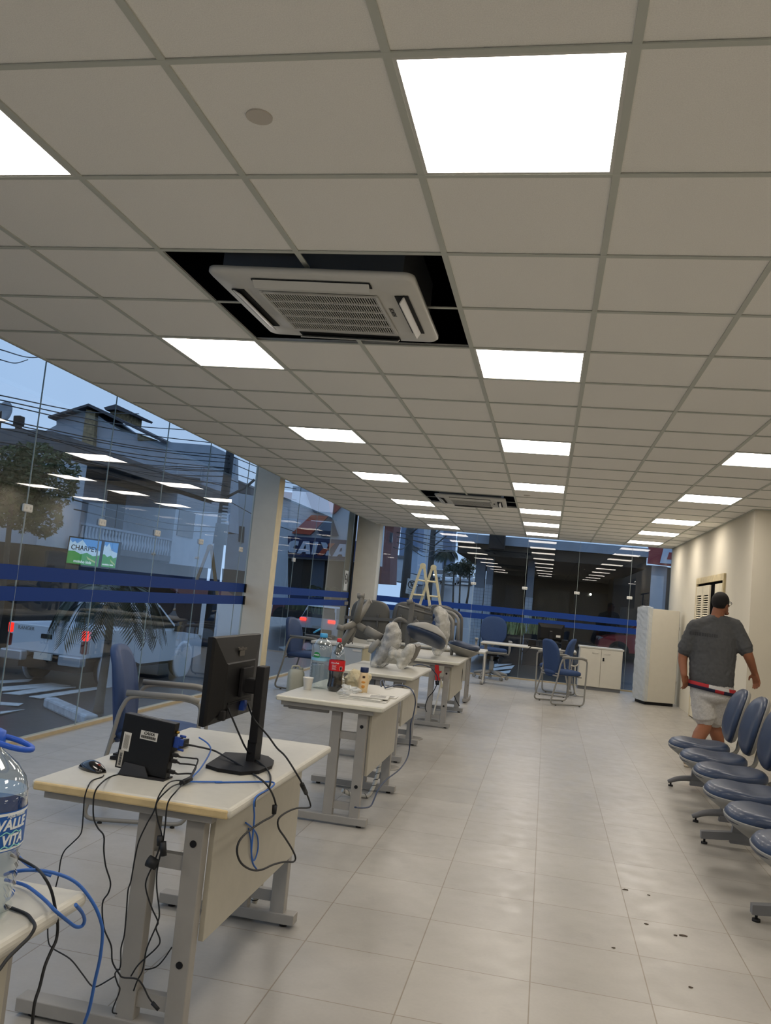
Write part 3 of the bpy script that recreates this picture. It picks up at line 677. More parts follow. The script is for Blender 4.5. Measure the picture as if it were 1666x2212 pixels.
# ================================================================ chairs
M_BLUE = mat('blue_vinyl', '#27354d', .42, spec=.45, noise=.06, nscale=10, coat=.1)
M_BLUEF = mat('blue_fabric', '#37496c', .9, spec=.15, noise=.06, nscale=60, bump=.15, bscale=500)
M_NAVY = mat('navy_vinyl', '#33466c', .5, spec=.35, noise=.05, nscale=12)
M_SHELL = mat('grey_shell', '#8d8c87', .5, spec=.35, noise=.03, nscale=10)
M_TUBE = mat('grey_tube', '#85847f', .4, spec=.5)
M_TUBED = mat('dark_tube', '#5c5c5a', .4, spec=.5)
def super_ring(cx, cy, a, b, z, n=32, e=3.0):
    out = []
    for k in range(n):
        t = 2 * math.pi * k / n; c, s = math.cos(t), math.sin(t)
        out.append(Vector((cx + a * math.copysign(abs(c) ** (2 / e), c), cy + b * math.copysign(abs(s) ** (2 / e), s), z)))
    return out
def cushion(f, a, b, h, M, e=2.8, bow=0):
    rs = []
    for u, s in ((0, .94), (.12, .99), (.3, 1), (.6, 1), (.82, .95), (.95, .82), (1, .6), (1.01, .0 + .05)):
        r = super_ring(0, 0, a * s, b * s, h * u, 36, e)
        rs.append([M @ (p + Vector((0, 0, bow * (p.x / a) ** 2))) for p in r])
    f.loft(rs)
def visitor(label, loc, rz, m=None, group='blue visitor chairs'):
    """sled-base armchair, faces local +x"""
    m = m or M_NAVY
    t = thing('visitor_chair', label, 'chair', loc, rz, group)
    f = MB(); cushion(f, .25, .25, .07, Matrix.Translation((.02, 0, .45)), 3.2); f.build('seat', m, t)
    f = MB(); M = Matrix.Translation((-.215, 0, .66)) @ Matrix.Rotation(-.16, 4, 'Y') @ Matrix.Rotation(-math.pi / 2, 4, 'Y') @ Matrix.Diagonal((1, 1, -1, 1))
    rs = []
    for u, s in ((-.5, .9), (-.35, .99), (0, 1), (.35, .98), (.5, .85)):
        r = []
        for k in range(36):
            a = 2 * math.pi * k / 36; c, sn = math.cos(a), math.sin(a)
            zz = .285 * math.copysign(abs(c) ** .62, c); yy = .245 * math.copysign(abs(sn) ** .62, sn) * (1 - .12 * (zz / .285) ** 2 * (1 if zz > 0 else .1))
            r.append(Matrix.Translation((-.235 , 0, .69)) @ Matrix.Rotation(-.15, 4, 'Y') @ Vector((.062 * u + .05 * (yy / .245) ** 2, yy * s, zz * s)))
        rs.append(r)
    f.loft(rs); f.build('backrest', m, t)
    for s in (-1, 1):
        y = s * .265
        f = MB(); f.round_tube([(.05, y, .715), (.20, y, .715), (.285, y, .69), (.27, y, .02), (-.30, y, .02), (-.21, y, .36), (-.165, y, .62), (-.13, y, .70), (-.06, y, .715)], .0125, .07, 10, True); f.build('side_frame', M_TUBE, t)
        f = MB(); f.round_tube([(-.14, y, .725), (.20, y, .725), (.27, y, .705)], .018, .05, 10); f.build('armrest', mat('arm_grey', '#7d7c77', .5), t)
        for x in (-.2, .2): f = MB(); f.cyl((x, y, .0), (x, y, .014), .014, .011, 10); f.build('glide', M_RUB, t)
    f = MB()
    for x in (-.2, .2): f.cyl((x, -.262, .435), (x, .262, .435), .011, n=8)
    f.box((0, 0, .44), (.36, .1, .02)); f.cyl((-.19, -.262, .47), (-.19, .262, .47), .01, n=8); f.build('cross_tubes', M_TUBE, t)
    return t
visitor('blue armchair by the street glass, behind the small black computer', (-1.73, 3.42, 0), .30)
visitor('blue armchair by the pillar beside the white jerrycan', (-2.72, 10.0, 0), -.12)
visitor('blue armchair standing alone in front of the two-door cabinet', (.80, 12.05, 0), .48, M_BLUEF)
visitor('blue armchair half hidden behind the lone armchair, at the far desk', (.74, 13.3, 0), math.pi - .2, M_BLUEF)
# ---------------------------------------------------------------- swivel chairs
def swivel(label, loc, rot, group='office swivel chairs', back=True, arms=True, m=None, shell=M_SHELL):
    """faces local -y; wheels at z = 0"""
    m = m or M_BLUEF
    t = thing('swivel_chair', label, 'chair', loc, 0, group, rot)
    for k in range(5):
        a = 2 * math.pi * k / 5 + .3; d = Vector((math.cos(a), math.sin(a), 0))
        f = MB(); f.sweep([d * .03 + Vector((0, 0, .115)), d * .16 + Vector((0, 0, .105)), d * .29 + Vector((0, 0, .078))], [.032, .028, .020], 8); lg = f.build('base_arm', shell, t)
        f = MB(); n = Vector((-d.y, d.x, 0)); c = d * .29 + Vector((0, 0, .028)); f.cyl(c - n * .025, c - n * .006, .028, n=14); f.cyl(c + n * .006, c + n * .025, .028, n=14); f.cyl(c, c + Vector((0, 0, .05)), .008, n=8); f.build('caster', M_SHELL if shell is M_SHELL else M_RUB, lg)
    f = MB(); f.cyl((0, 0, .09), (0, 0, .30), .038, n=16); f.cyl((0, 0, .29), (0, 0, .41), .022, n=12); f.build('column', shell, t)
    f = MB(); f.box((0, .02, .405), (.16, .22, .035), None, .01); f.sweep([(.11, -.04, .405), (.2, -.12, .395)], .007, 6); f.build('mechanism', M_BLACK2, t)
    f = MB(); rs = [super_ring(0, 0, .18, .17, .42), super_ring(0, 0, .235, .225, .44), super_ring(0, 0, .245, .235, .465)]; f.loft(rs); f.build('seat_shell', shell, t)
    f = MB(); cushion(f, .245, .24, .06, Matrix.Translation((0, 0, .462)), 2.8); f.build('seat_cushion', m, t)
    if back:
        f = MB(); f.sweep(spline([(0, .15, .41), (0, .27, .42), (0, .31, .52), (0, .285, .68)], 5), .02, 8); f.build('back_bar', shell, t)
        M = Matrix.Translation((0, .28, .80)) @ Matrix.Rotation(math.pi / 2 - .12, 4, 'X')
        f = MB(); rs = [[M @ (p + Vector((0, 0, .06 * (p.x / .22) ** 2))) for p in super_ring(0, 0, a, b, z, 36, 2.6)] for a, b, z in ((.16, .18, -.03), (.215, .235, -.022), (.225, .245, -.01))]; f.loft(rs); f.build('back_shell', shell, t)
        f = MB(); cushion(f, .225, .245, .05, M @ Matrix.Translation((0, 0, -.012)), 2.6, .06); f.build('back_cushion', m, t)
    if arms:
        for s in (-1, 1):
            f = MB(); f.sweep([(s * .17, .02, .425), (s * .275, .02, .43), (s * .285, .02, .50), (s * .285, .02, .63)], [.016, .018, .02, .02], 8); ar = f.build('arm_post', shell, t)
            f = MB(); f.box((s * .285, .0, .645), (.06, .24, .03), None, .012, 3); f.build('arm_pad', shell, ar)
    return t
swivel('blue swivel chair standing behind the far desk by the window', (-.45, 15.0, 0), (0, 0, .1)).scale = (1.13, 1.13, 1.13)
# ================================================================ waiting benches along the right
def seat_unit(f_shell, f_cush, M):
    """M places a seat whose front edge is at local x = 0 and centre line y = 0"""
    rs = []
    for a, b, z, cx in ((.10, .10, -.115, .25), (.17, .165, -.075, .245), (.232, .222, -.03, .236), (.245, .235, -.002, .235), (.246, .236, .006, .235)):
        rs.append([M @ p for p in super_ring(cx, 0, a, b, z, 36, 2.7)])
    f_shell.loft(rs)
    rs = []
    for s, z in ((.985, .004), (1.0, .02), (.985, .042), (.92, .062), (.78, .072), (.4, .07), (.03, .069)):
        rs.append([M @ (p + Vector((0, 0, .018 * ((p.x - .235) / .24) ** 2 * (1 if p.x > .235 else -1.4) - .012 * math.exp(-((p.x - .26) / .1) ** 2) * (s < .95)))) for p in super_ring(.235, 0, .243 * s, .233 * s, z, 36, 2.7)])
    f_cush.loft(rs)
def back_unit(f_shell, f_cush, M):
    """local: x forward normal of the back cushion is -x, centre at origin"""
    def ring(a, b, x, bow):
        out = []
        for k in range(36):
            t = 2 * math.pi * k / 36; c, s = math.cos(t), math.sin(t)
            y = a * math.copysign(abs(c) ** .8, c); z = b * math.copysign(abs(s) ** .8, s)
            out.append(M @ Vector((x - bow * (y / a) ** 2 if a > .01 else x, y, z)))
        return out
    f_shell.loft([ring(.16, .17, .035, .02), ring(.21, .215, .028, .03), ring(.23, .235, .008, .035), ring(.232, .237, 0, .035)])
    f_cush.loft([ring(.229, .234, -.002, .035), ring(.23, .235, -.018, .035), ring(.21, .215, -.036, .032), ring(.15, .16, -.043, .02), ring(.02, .02, -.044, .0)])
def bench(label, loc, feet, seats, ends, curved):
    t = thing('waiting_bench', label, 'bench', loc, 0, 'blue beam seating rows')
    f = MB(); f.box2((.255, min(seats) - .2, .30), (.315, max(seats) + .2, .345), .004); f.build('beam', M_GREYD, t)
    for y in feet:
        f = MB(); f.prism([(.20, y - .02, .03), (.37, y - .02, .03), (.345, y - .02, .32), (.235, y - .02, .32)], (0, .04, 0)); leg = f.build('leg', M_GREYD, t)
        f = MB()
        if curved: f.sweep(spline([(.02, y, .035), (.12, y, .075), (.28, y, .09), (.46, y, .075), (.62, y, .03)], 5), [.014, .018, .02, .021, .022, .023, .024, .025, .026, .027, .027, .027, .026, .025, .024, .023, .022, .021, .019, .017, .014], 8)
        else: f.prism([(.02, y - .024, .035), (.05, y - .024, .035), (.20, y - .024, .05), (.45, y - .024, .05), (.64, y - .024, .035), (.66, y - .024, .035), (.66, y - .024, .075), (.40, y - .024, .105), (.20, y - .024, .10), (.02, y - .024, .08)], (0, .048, 0))
        f.build('foot', M_GREYD, t)
        for x in (.045, .60 if curved else .64): f = MB(); f.cyl((x, y, 0), (x, y, .012), .02, n=14); f.cyl((x, y, .012), (x, y, .05), .007, n=8); f.build('leveller', M_RUB, leg)
    for y in seats:
        fs, fc = MB(), MB(); M = Matrix.Translation((0, y, .375)) @ Matrix.Rotation(.05, 4, 'Y'); seat_unit(fs, fc, M)
        sh = fs.build('seat_shell', M_SHELL, t); fc.build('seat_cushion', M_BLUE, t)
        fs, fc = MB(), MB(); M = Matrix.Translation((.54, y, .675)) @ Matrix.Rotation(.26, 4, 'Y'); back_unit(fs, fc, M)
        fs.build('back_shell', M_SHELL, t); fc.build('back_cushion', M_BLUE, t)
        f = MB(); f.sweep(spline([(.30, y, .33), (.45, y, .335), (.535, y, .37), (.56, y, .46), (.585, y, .60)], 5), .017, 8); f.build('back_bar', M_TUBE, sh)
    return t
bench('far row of blue waiting seats on curved feet, by the walking man', (1.635, 0, 0), (6.50, 5.24), (6.38, 5.74, 5.12), 0, True)
bench('near row of blue waiting seats on straight feet at the right edge', (1.59, 0, 0), (4.64, 3.24), (4.44, 3.80, 3.16), 0, False)
# ================================================================ cabinets
M_CAB = mat('cabinet_white', '#cbc6b8', .5, noise=.02, nscale=10)
M_CABG = mat('cabinet_grey', '#a9afb2', .45, metal=.1)
M_FILMC = mat('stretch_film', '#dfe4e6', .18, alpha=.38, spec=.9, bump=.9, bscale=14)
t = thing('storage_cabinet', 'tall white cabinet half wrapped in stretch film near the right wall', 'cabinet', (2.21, 13.45, 0), math.radians(17))
f = MB(); f.box2((0, 0, .05), (.53, .45, 1.60), .004); f.build('carcass', M_CAB, t)
f = MB(); f.box2((.02, .02, 0), (.51, .43, .05)); f.build('plinth', M_BLACK2, t)
f = MB(); f.box2((-.02, .0, .055), (0, .45, 1.595), .003); f.build('door', M_CABG, t)
f = MB(); f.box2((.527, .0, .07), (.533, .008, 1.59)); f.build('edge_strip', M_SHELL, t)
for z in (.4, 1.3): f = MB(); f.box((.535, .0, z), (.012, .02, .05)); f.build('hinge', M_STEEL, t)
rnd = random.Random(4); rings = []
for k in range(33):
    z = .06 + (1.612 - .06) * k / 32; r = []
    for x, y in [(.05, -.004), (0, -.006), (-.026, .01), (-.028, .1), (-.03, .2), (-.029, .3), (-.028, .44), (0, .458), (.1, .455), (.1, .452), (.0, .452), (-.0245, .43), (-.024, .3), (-.0245, .2), (-.024, .1), (-.0235, .014), (0, -.003), (.05, -.0025)]:
        w = .012 if len(r) < 9 else .0
        r.append((x - rnd.uniform(0, w) * (x < .02), y - rnd.uniform(0, w * .6) * (y < .05), z))
    rings.append(r)
f = MB(); f.loft(rings, smooth=False); crumple(f, (.02, .2, 1.612), (.06, .22, .025), 12, amp=.5); f.build('stretch_film_wrap', M_FILMC, t)
t = thing('two_door_cabinet', 'low white two-door cabinet by the far window', 'cabinet', (1.57, 15.05, 0), .02)
f = MB(); f.box2((-.39, 0, .06), (.39, .40, .77)); f.build('carcass', M_CAB, t)
f = MB(); f.box2((-.41, -.02, .77), (.41, .41, .80), .004); f.build('worktop', M_LAM, t)
f = MB(); f.box2((-.385, .01, 0), (.385, .38, .06)); f.build('plinth', M_GREYD, t)
for s in (-1, 1):
    f = MB(); f.box2((s * .003, -.018, .065), (s * .385, 0, .765), .002); d = f.build('door', M_CAB, t)
    f = MB(); x0 = -.16 if s < 0 else .06; f.round_tube([(x0, -.018, .69), (x0, -.035, .69), (x0 + .1, -.035, .69), (x0 + .1, -.018, .69)], .004, .008, 8); f.build('handle', M_STEEL, d)
    if s > 0:
        for z in (.60, .57): f = MB(); f.cyl((.045, -.018, z), (.045, -.028, z), .016, n=14); f.build('lock', M_BLACK2, d)
t = thing('pedestal_cabinet', 'low cabinet with grey door and white top beside the white jerrycan', 'cabinet', (-2.07, 9.2, 0), 0)
f = MB(); f.box2((-.34, 0, .05), (.34, .42, .70)); f.build('carcass', mat('cabinet_cream', '#c3bc9f', .5), t)
f = MB(); f.box2((-.36, -.03, .70), (.36, .44, .735), .01); f.build('worktop', M_LAM, t)
f = MB(); f.box2((-.335, -.02, .06), (.325, 0, .695), .002); d = f.build('door', M_CABG, t)
f = MB(); f.box2((.20, -.024, .655), (.31, -.02, .68)); f.build('name_plate', M_STK, d)
f = MB(); f.box2((-.05, -.03, .6), (.06, -.02, .615), .003); f.build('handle', M_STEEL, d)
f = MB(); f.box2((-.3, .04, 0), (.3, .4, .05)); f.build('plinth', M_BLACK2, t)
f = MB(); f.round_tube([(.06, .08, .737), (.06, .08, .765), (.16, .1, .765), (.16, .1, .737)], .005, .012, 8); f.build('top_bracket', M_BLACK2, t)
# ---------------------------------------------------------------- jerrycan
t = thing('jerrycan', 'translucent white plastic jerrycan on the floor under the pillar armchair', 'jerrycan', (-2.62, 9.32, 0), .5)
M_JER = mat('jerry_plastic', '#b9b7a4', .45, noise=.04)
f = MB(); f.loft([super_ring(0, 0, .105 * s, .08 * s, z, 28, 4) for s, z in ((.9, 0), (1, .015), (1, .25), (.97, .29), (.8, .325), (.6, .335))], smooth=True); f.build('body', M_JER, t)
f = MB(); f.round_tube([(-.07, 0, .315), (-.06, 0, .375), (.03, 0, .375), (.04, 0, .33)], .013, .02, 10); f.build('handle', M_JER, t)
f = MB(); f.cyl((.065, 0, .325), (.065, 0, .36), .022, n=16); f.build('cap', M_JER, t)
# ================================================================ far desk equipment
t = thing('far_monitor', 'black monitor seen from behind on the far desk, white sticker on its back', 'monitor', (.61, 13.95, .74), .06)
f = MB(); f.loft([[(x * sx, y, z0 + z) for x, z in ((-.23, 0), (.23, 0), (.23, .30), (-.23, .30))] for sx, y, z0 in ((1, .03, .13), (1, .0, .13))], smooth=False)
f.loft([[(x, 0, z) for x, z in ((-.22, .135), (.22, .135), (.22, .425), (-.22, .425))], [(x, -.03, z) for x, z in ((-.18, .17), (.18, .17), (.18, .36), (-.18, .36))]], smooth=False); f.build('housing', MATS['monitor_black'], t)
f = MB(); f.box((0, -.04, .15), (.06, .03, .28)); f.build('stand_post', M_BLACK2, t)
f = MB(); f.box((0, -.02, .006), (.24, .2, .012), None, .004); f.build('stand_base', M_BLACK2, t)
f = MB(); f.box((.13, -.031, .22), (.075, .002, .04)); f.build('white_sticker', M_STK, t)
f = MB(); f.box((.0, -.031, .30), (.04, .002, .01)); f.build('badge', M_SHELL, t)
for x, w, h, lab in ((.30, .14, .12, 'black mini computer left of the far monitor'), (.86, .11, .17, 'black mini computer right of the far monitor')):
    f = MB(); f.box((x, 13.93, .7405 + h / 2), (w, .16, h), None, .004); f.box((x, 13.845, .7405 + h * .3), (w * .7, .01, h * .3)); tag(f.build('mini_computer', M_BLACK), lab, 'computer')
t = thing('far_keyboard', 'black keyboard in front of the far monitor', 'keyboard', (.47, 13.80, .74), 0)
f = MB(); f.box((0, -.04, .01), (.36, .11, .018)); f.build('case', M_BLACK2, t)
f = MB()
for i in range(14):
    for j in range(4): f.box((-.16 + i * .0246, -.075 + j * .0225, .021), (.02, .018, .006))
f.build('keys', M_BLACK, t)
# ================================================================ ladder
M_LAD = mat('ladder_cream', '#cfc7a6', .45, noise=.06, nscale=14)
H1, H2 = Vector((-1.56, 12.45, 1.935)), Vector((-1.42, 12.75, 1.935))
t = thing('step_ladder', 'cream double stepladder standing open behind the pile of chairs', 'ladder', (-1.45, 12.6, 0))
F = {}
for nm, h in (('a', H1), ('b', H2)):
    for s in (-1, 1): F[nm, s] = Vector((h.x + s * .50, h.y - s * .08, .0)) 
for nm, h in (('a', H1), ('b', H2)):
    for s in (-1, 1):
        f = MB(); f.bar(F[nm, s] + (0 if nm == 'a' else 0) * Vector(), h + Vector((s * .02, 0, 0)), .042, .024, (0, 1, 0), .002); f.build('stile', M_LAD, t, world=True)
    f = MB(); f.cyl(h + Vector((-.0, -.025, 0)), h + Vector((0, .025, 0)), .048, n=20); f.cyl(h + Vector((0, -.032, 0)), h + Vector((0, .032, 0)), .016, n=12); f.build('hinge', M_LAD, t, world=True)
for s in (-1, 1):
    for k in range(1, 8):
        u = k * .125; f = MB(); f.cyl(F['a', s].lerp(H1, u), F['b', s].lerp(H2, u), .014, n=10); f.build('rung', M_LAD, t, world=True)
# ================================================================ pile of chairs on the desks
M_BUB = mat('bubble_wrap', '#dcdad0', .22, alpha=.48, spec=.8, bump=.9, bscale=90)
def blob(o, vox=.014, sm=4): return remesh(o, vox, sm)
# row of grey seat backs carried by the desk behind
t = thing('dismantled_bench', 'row of grey seat backs on a beam, seen from behind on the rear desk', 'bench', (-1.2, 10.85, .74))
yb = 10.85
f = MB(); f.bar(at_y(745, 1333, yb), at_y(1000, 1349, yb), .05, .045); f.build('beam', M_TUBED, t, world=True)
for k, (xa, xb, ya, yc) in enumerate(((758, 842, 1293, 1386), (848, 921, 1298, 1391), (914, 984, 1304, 1396))):
    A, B, Cc, D_ = at_y(xa, ya, yb), at_y(xb, ya + 6, yb), at_y(xb - 4, yc, yb), at_y(xa - 7, yc - 6, yb)
    ctr = (A + B + Cc + D_) / 4; w = (B - A).length / 2; h = (A - D_).length / 2
    def ring(s, y, bow=.0): return [ctr + Vector((p.x, y + bow * (p.x / w) ** 2, p.y)) for p in super_ring(0, 0, w * s, h * s, 0, 36, 3.4)]
    f = MB(); f.loft([ring(.88, .07), ring(.97, .06, .02), ring(1, .035, .02), ring(.985, .02, .02), ring(.9, .012, .012)]); b_ = f.build('seat_back', mat('back_dark_grey', '#5b5a55', .55), t, world=True)
    f = MB(); f.loft([ring(.99, .045, .02), ring(1.0, .075, .02), ring(.9, .10)]); f.build('back_cushion', M_BLUE, b_, world=True)
    for sx in (-.45, .45):
        f = MB(); f.box(ctr + Vector((sx * w, .0, 0)), (.03, .02, .2), None, .004)
        for q in (-.075, -.045, .045, .075): f.cyl(ctr + Vector((sx * w, -.014, q)), ctr + Vector((sx * w, -.008, q)), .011, n=10)
        f.build('bracket', M_STEEL if False else M_TUBED, b_, world=True)
    f = MB(); f.box(ctr + Vector((.0, .04, -h * .55)), (.07, .05, h * .9)); f.build('support', M_TUBED, b_, world=True)
# upturned swivel chair lying on the drawer desk, its seat in bubble wrap
M_BASE = mat('base_grey', '#77756e', .5)
tx = bpy.data.textures.new('crinkle', 'CLOUDS'); tx.noise_scale = .03
def crinkle(o, s=.02):
    d = o.modifiers.new('crinkle', 'DISPLACE'); d.texture = tx; d.strength = s; d.mid_level = .5; d.texture_coords = 'LOCAL'
yh = 6.5; hub = at_y(767, 1347, yh)
t = thing('upturned_swivel_chair', 'upturned office chair with star base in the air and bubble-wrapped seat on the drawer desk', 'chair', (hub.x + .25, yh, .74))
for (px_, py_), (sx_, sy_), dy in (((783, 1287), (772, 1287), -.12), ((798, 1299), (790, 1302), .14), ((739, 1357), (727, 1353), -.16), ((731, 1404), (727, 1410), -.02), ((757, 1381), (752, 1385), .2)):
    tip = at_y(px_, py_, yh + dy); f = MB(); f.sweep([hub, hub.lerp(tip, .5), tip], [.038, .033, .026], 8); lg = f.build('base_arm', M_BASE, t, world=True)
    st_ = at_y(sx_, sy_, yh + dy); f = MB(); d = (st_ - tip).normalized(); f.cyl(tip - d * .02, tip + d * .045, .026, n=14); f.build('caster_stub', M_BASE, lg, world=True)
ce = at_y(829, 1382, yh)
f = MB(); f.sweep([hub, hub.lerp(ce, .4)], .032, 14); f.sweep([hub.lerp(ce, .38), ce], .044, 14); f.build('column', M_BASE, t, world=True)
f = MB(); f.sweep([ce, at_y(840, 1384, yh - .02)], .05, 12); f.box(at_y(832, 1386, yh), (.06, .2, .16), (0, .5, 0), .01); f.build('mechanism', M_BLACK2, t, world=True)
yy = 6.42
f = MB()
for px_, py_, r in ((847, 1357, .062), (848, 1374, .095), (844, 1391, .115), (836, 1407, .118), (826, 1422, .095), (815, 1431, .06)): f.ball(at_y(px_, py_, yy), (r * .78, .19, r), 16, (0, .5, 0))
bw = f.build('wrapped_seat', M_BUB, t, world=True); remesh(bw, .014, 3); crinkle(bw, .03); bw['label'] = 'seat cushion in clear bubble wrap'
f = MB()
for px_, py_, r in ((844, 1361, .045), (841, 1385, .085), (833, 1407, .09), (824, 1423, .07)): f.ball(at_y(px_, py_, yy), (r * .62, .15, r), 14, (0, .5, 0))
c_ = f.build('seat_cushion', M_BLUEF, bw, world=True); remesh(c_, .018, 4)
f = MB()
for px_, py_, r in ((887, 1402, .045), (881, 1412, .055), (874, 1424, .055), (868, 1434, .045), (850, 1413, .04), (862, 1414, .045)): f.ball(at_y(px_, py_, 6.22), (r, .11, r * 1.1), 14)
b2 = f.build('wrapped_armrest', M_BUB, t, world=True); remesh(b2, .013, 3); crinkle(b2, .025); b2['label'] = 'armrest in clear bubble wrap'
f = MB(); f.sweep([at_y(*q, 6.22) for q in ((842, 1402), (852, 1409), (868, 1416), (882, 1410))], [.032, .035, .03, .02], 10); f.build('arm_pad', M_SHELL, b2, world=True)
f = MB(); f.sweep([at_y(*q, 6.3) for q in ((799, 1410), (804, 1400), (812, 1391), (820, 1384))], [.018, .034, .03, .02], 10); f.build('arm_bracket', M_SHELL, t, world=True)
yq = 6.5
f = MB(); ol = [at_y(*q, yq) for q in ((897, 1392), (901, 1397), (899, 1407), (893, 1421), (884, 1433), (875, 1438.5), (866, 1438), (874, 1425), (882, 1409), (890, 1398))]
f.prism(ol, (0, .26, .0)); f.build('back_shell', mat('shell_brown', '#5f5a50', .5), t, world=True)
# leg frame of a bench standing on the power strip desk
yl = 8.5
t = thing('bench_leg_frame', 'upturned grey bench leg with forked end standing on the power strip desk', 'bench leg', at_y(885, 1400, yl) * 1)
t.location.z = .74
f = MB(); f.bar(at_y(880, 1400, yl), at_y(891, 1300, yl), .055, .05, (0, 1, 0), .004); f.build('upright', mat('leg_grey', '#6d6b65', .5), t, world=True)
f = MB(); f.sweep([at_y(880, 1302, yl), at_y(892, 1300, yl)], .035, 12); f.build('knuckle', MATS['leg_grey'], t, world=True)
f = MB(); f.sweep(spline([at_y(836, 1368, yl), at_y(850, 1345, yl), at_y(864, 1337, yl), at_y(880, 1345, yl), at_y(897, 1357, yl)], 5), .022, 8); f.build('fork_arm', MATS['leg_grey'], t, world=True)
f = MB(); f.bar(at_y(886, 1360, yl), at_y(902, 1340, yl), .045, .045, (0, 1, 0)); f.build('stub', MATS['leg_grey'], t, world=True)
f = MB(); f.round_tube([at_y(855, 1345, yl + .2), at_y(860, 1308, yl + .2), at_y(868, 1311, yl + .2), at_y(934, 1328, yl + .2)], .014, .05, 10); f.round_tube([at_y(893, 1305, yl + .1), at_y(931, 1317, yl + .1)], .018, .05, 10); f.build('tube_loop', M_TUBED, t, world=True)
# upturned seat with grey underside
t = thing('loose_bench_seat', 'upturned seat with grey underside tilted above the power strip desk', 'chair seat', at_y(925, 1372, 8.35))
fs, fc = MB(), MB()
A, B = at_y(881, 1353, 8.35), at_y(967, 1384, 8.35); ax = (B - A).normalized(); up = Vector((ax.z, -.35, -ax.x)); up = (up - ax * up.dot(ax)).normalized()
if up.z > 0: up = -up
M = Matrix((ax, up.cross(ax), up)).transposed().to_4x4(); M.translation = A - Vector((0, 0, .02))
seat_unit(fs, fc, M); fs.build('seat_shell', M_SHELL, t, world=True); fc.build('seat_cushion', M_BLUE, t, world=True)
# loose blue seat resting on the desk corner
t = thing('loose_bench_seat', 'blue seat with grey shell lying at the far end of the power strip desk', 'chair seat', (-.5, 9.25, .74))
fs, fc = MB(), MB(); M = Matrix.Translation((-.66, 9.25, .885)) @ Matrix.Rotation(.2, 4, 'Y') @ Matrix.Diagonal((.82, .9, .9, 1)); seat_unit(fs, fc, M); fs.build('seat_shell', M_SHELL, t, world=True); fc.build('seat_cushion', M_BLUE, t, world=True)
# wrapped backrest standing upright between them
f = MB(); yw = 8.85
for px_, py_, r in ((947, 1322, .075), (953, 1335, .115), (955, 1352, .125), (954, 1370, .125), (951, 1388, .115), (946, 1402, .08)): f.ball(at_y(px_, py_, yw), (r * .82, .2, r), 16)
wb = f.build('wrapped_backrest', M_BUB, None); tag(wb, 'film-wrapped backrest standing upright behind the tilted seat', 'chair backrest'); remesh(wb, .016, 4); crinkle(wb, .025)
f = MB()
for px_, py_, r in ((941, 1330, .05), (942, 1350, .08), (942, 1370, .08), (941, 1390, .06)): f.ball(at_y(px_, py_, yw), (r * .6, .18, r), 14)
c_ = f.build('backrest_inside', M_BLUEF, wb, world=True); remesh(c_, .018, 4)
f = MB(); f.sweep([at_y(940, 1316, yw - .1), at_y(937, 1316, yw + .1)], .05, 16); tag(f.build('round_arm_pad', mat('pad_grey', '#55575b', .3)), 'round dark pad on top of the film-wrapped backrest', 'chair part')
# arm hoops to the right
for k, (dx, m_) in enumerate(((0, M_TUBE), (12, M_TUBE), (19, M_TUBED))):
    yy = 9.2 + .2 * k
    f = MB(); f.round_tube([Vector((at_y(978 + dx, 1386, yy).x, yy, .742)), at_y(979 + dx, 1342 - 4 * k, yy), at_y(968 + dx, 1328 - 3 * k, yy), at_y(935 + dx, 1316 - 2 * k, yy)], .02, .06, 10)
    tag(f.build('chair_arm_hoop', m_), ('first', 'second', 'third')[k] + ' grey tubular arm hoop from the left, behind the wrapped backrest', 'chair arm')
# ================================================================ the walking man
M_SKIN = mat('skin', '#8a5a41', .55, spec=.35, noise=.06, nscale=9)
M_HAIR = mat('dark_hair', '#120e0c', .8, noise=.2, nscale=120, bump=.4, bscale=300)
M_SHIRT = mat('charcoal_shirt', '#4b4c4d', .9, noise=.07, nscale=40, bump=.25, bscale=26)
M_SHORT = mat('heather_shorts', '#b5b3af', .9, noise=.12, nscale=70, bump=.25, bscale=22)
YM = 7.9
def pm(x, y, dy=0): return at_y(x, y, YM + dy)
fl, fr = at_z(1486, 1656, 0), at_z(1547, 1640, 0)
man = thing('person', 'man in charcoal t-shirt and grey shorts walking away, head turned right', 'person', (2.12, 7.95, 0))
hd = pm(1557, 1304)
neck, chest, belly, hip = pm(1548, 1338), pm(1543, 1375), pm(1539, 1430), pm(1538, 1482)
shL, shR = pm(1503, 1356, -.02), pm(1586, 1354, .02)
elL, wrL = pm(1477, 1413, .04), pm(1478, 1457, -.06)
elR, wrR = pm(1615, 1412, -.05), pm(1630, 1452, .04)
hiL, hiR = pm(1516, 1493), pm(1561, 1493)
knL, knR = pm(1523, 1562, .02), pm(1543, 1563, .18)
anL, anR = fl + Vector((.015, .03, .10)), Vector((fr.x + .0, 8.12, .09))
def limb(f, pts, rs, n=18):
    f.sweep(spline(pts, 5), [rs[min(i // 5, len(rs) - 2)] * (1 - (i % 5) / 5) + rs[min(i // 5, len(rs) - 2) + 1] * ((i % 5) / 5) if i < 5 * (len(pts) - 1) else rs[-1] for i in range(5 * (len(pts) - 1) + 1)], n)
    f.ball(pts[0], rs[0], 14); f.ball(pts[-1], rs[-1], 14)
def torso(f, k=0):
    L = [(pm(1546, 1340), .10, .08), (pm(1546, 1349), .175, .105), (pm(1544, 1360), .222, .135), (chest, .235, .155), (pm(1541, 1395), .232, .165), (pm(1540, 1415, .01), .230, .172), (belly + Vector((0, .01, 0)), .226, .175), (pm(1538, 1450), .222, .17), (pm(1537, 1468), .219, .165), (pm(1537, 1484), .216, .16)]
    f.loft([[c + Vector(((rx + k) * math.cos(a), (ry + k) * math.sin(a), -.02 * math.cos(a))) for a in [2 * math.pi * q / 40 for q in range(40)]] for c, rx, ry in L])
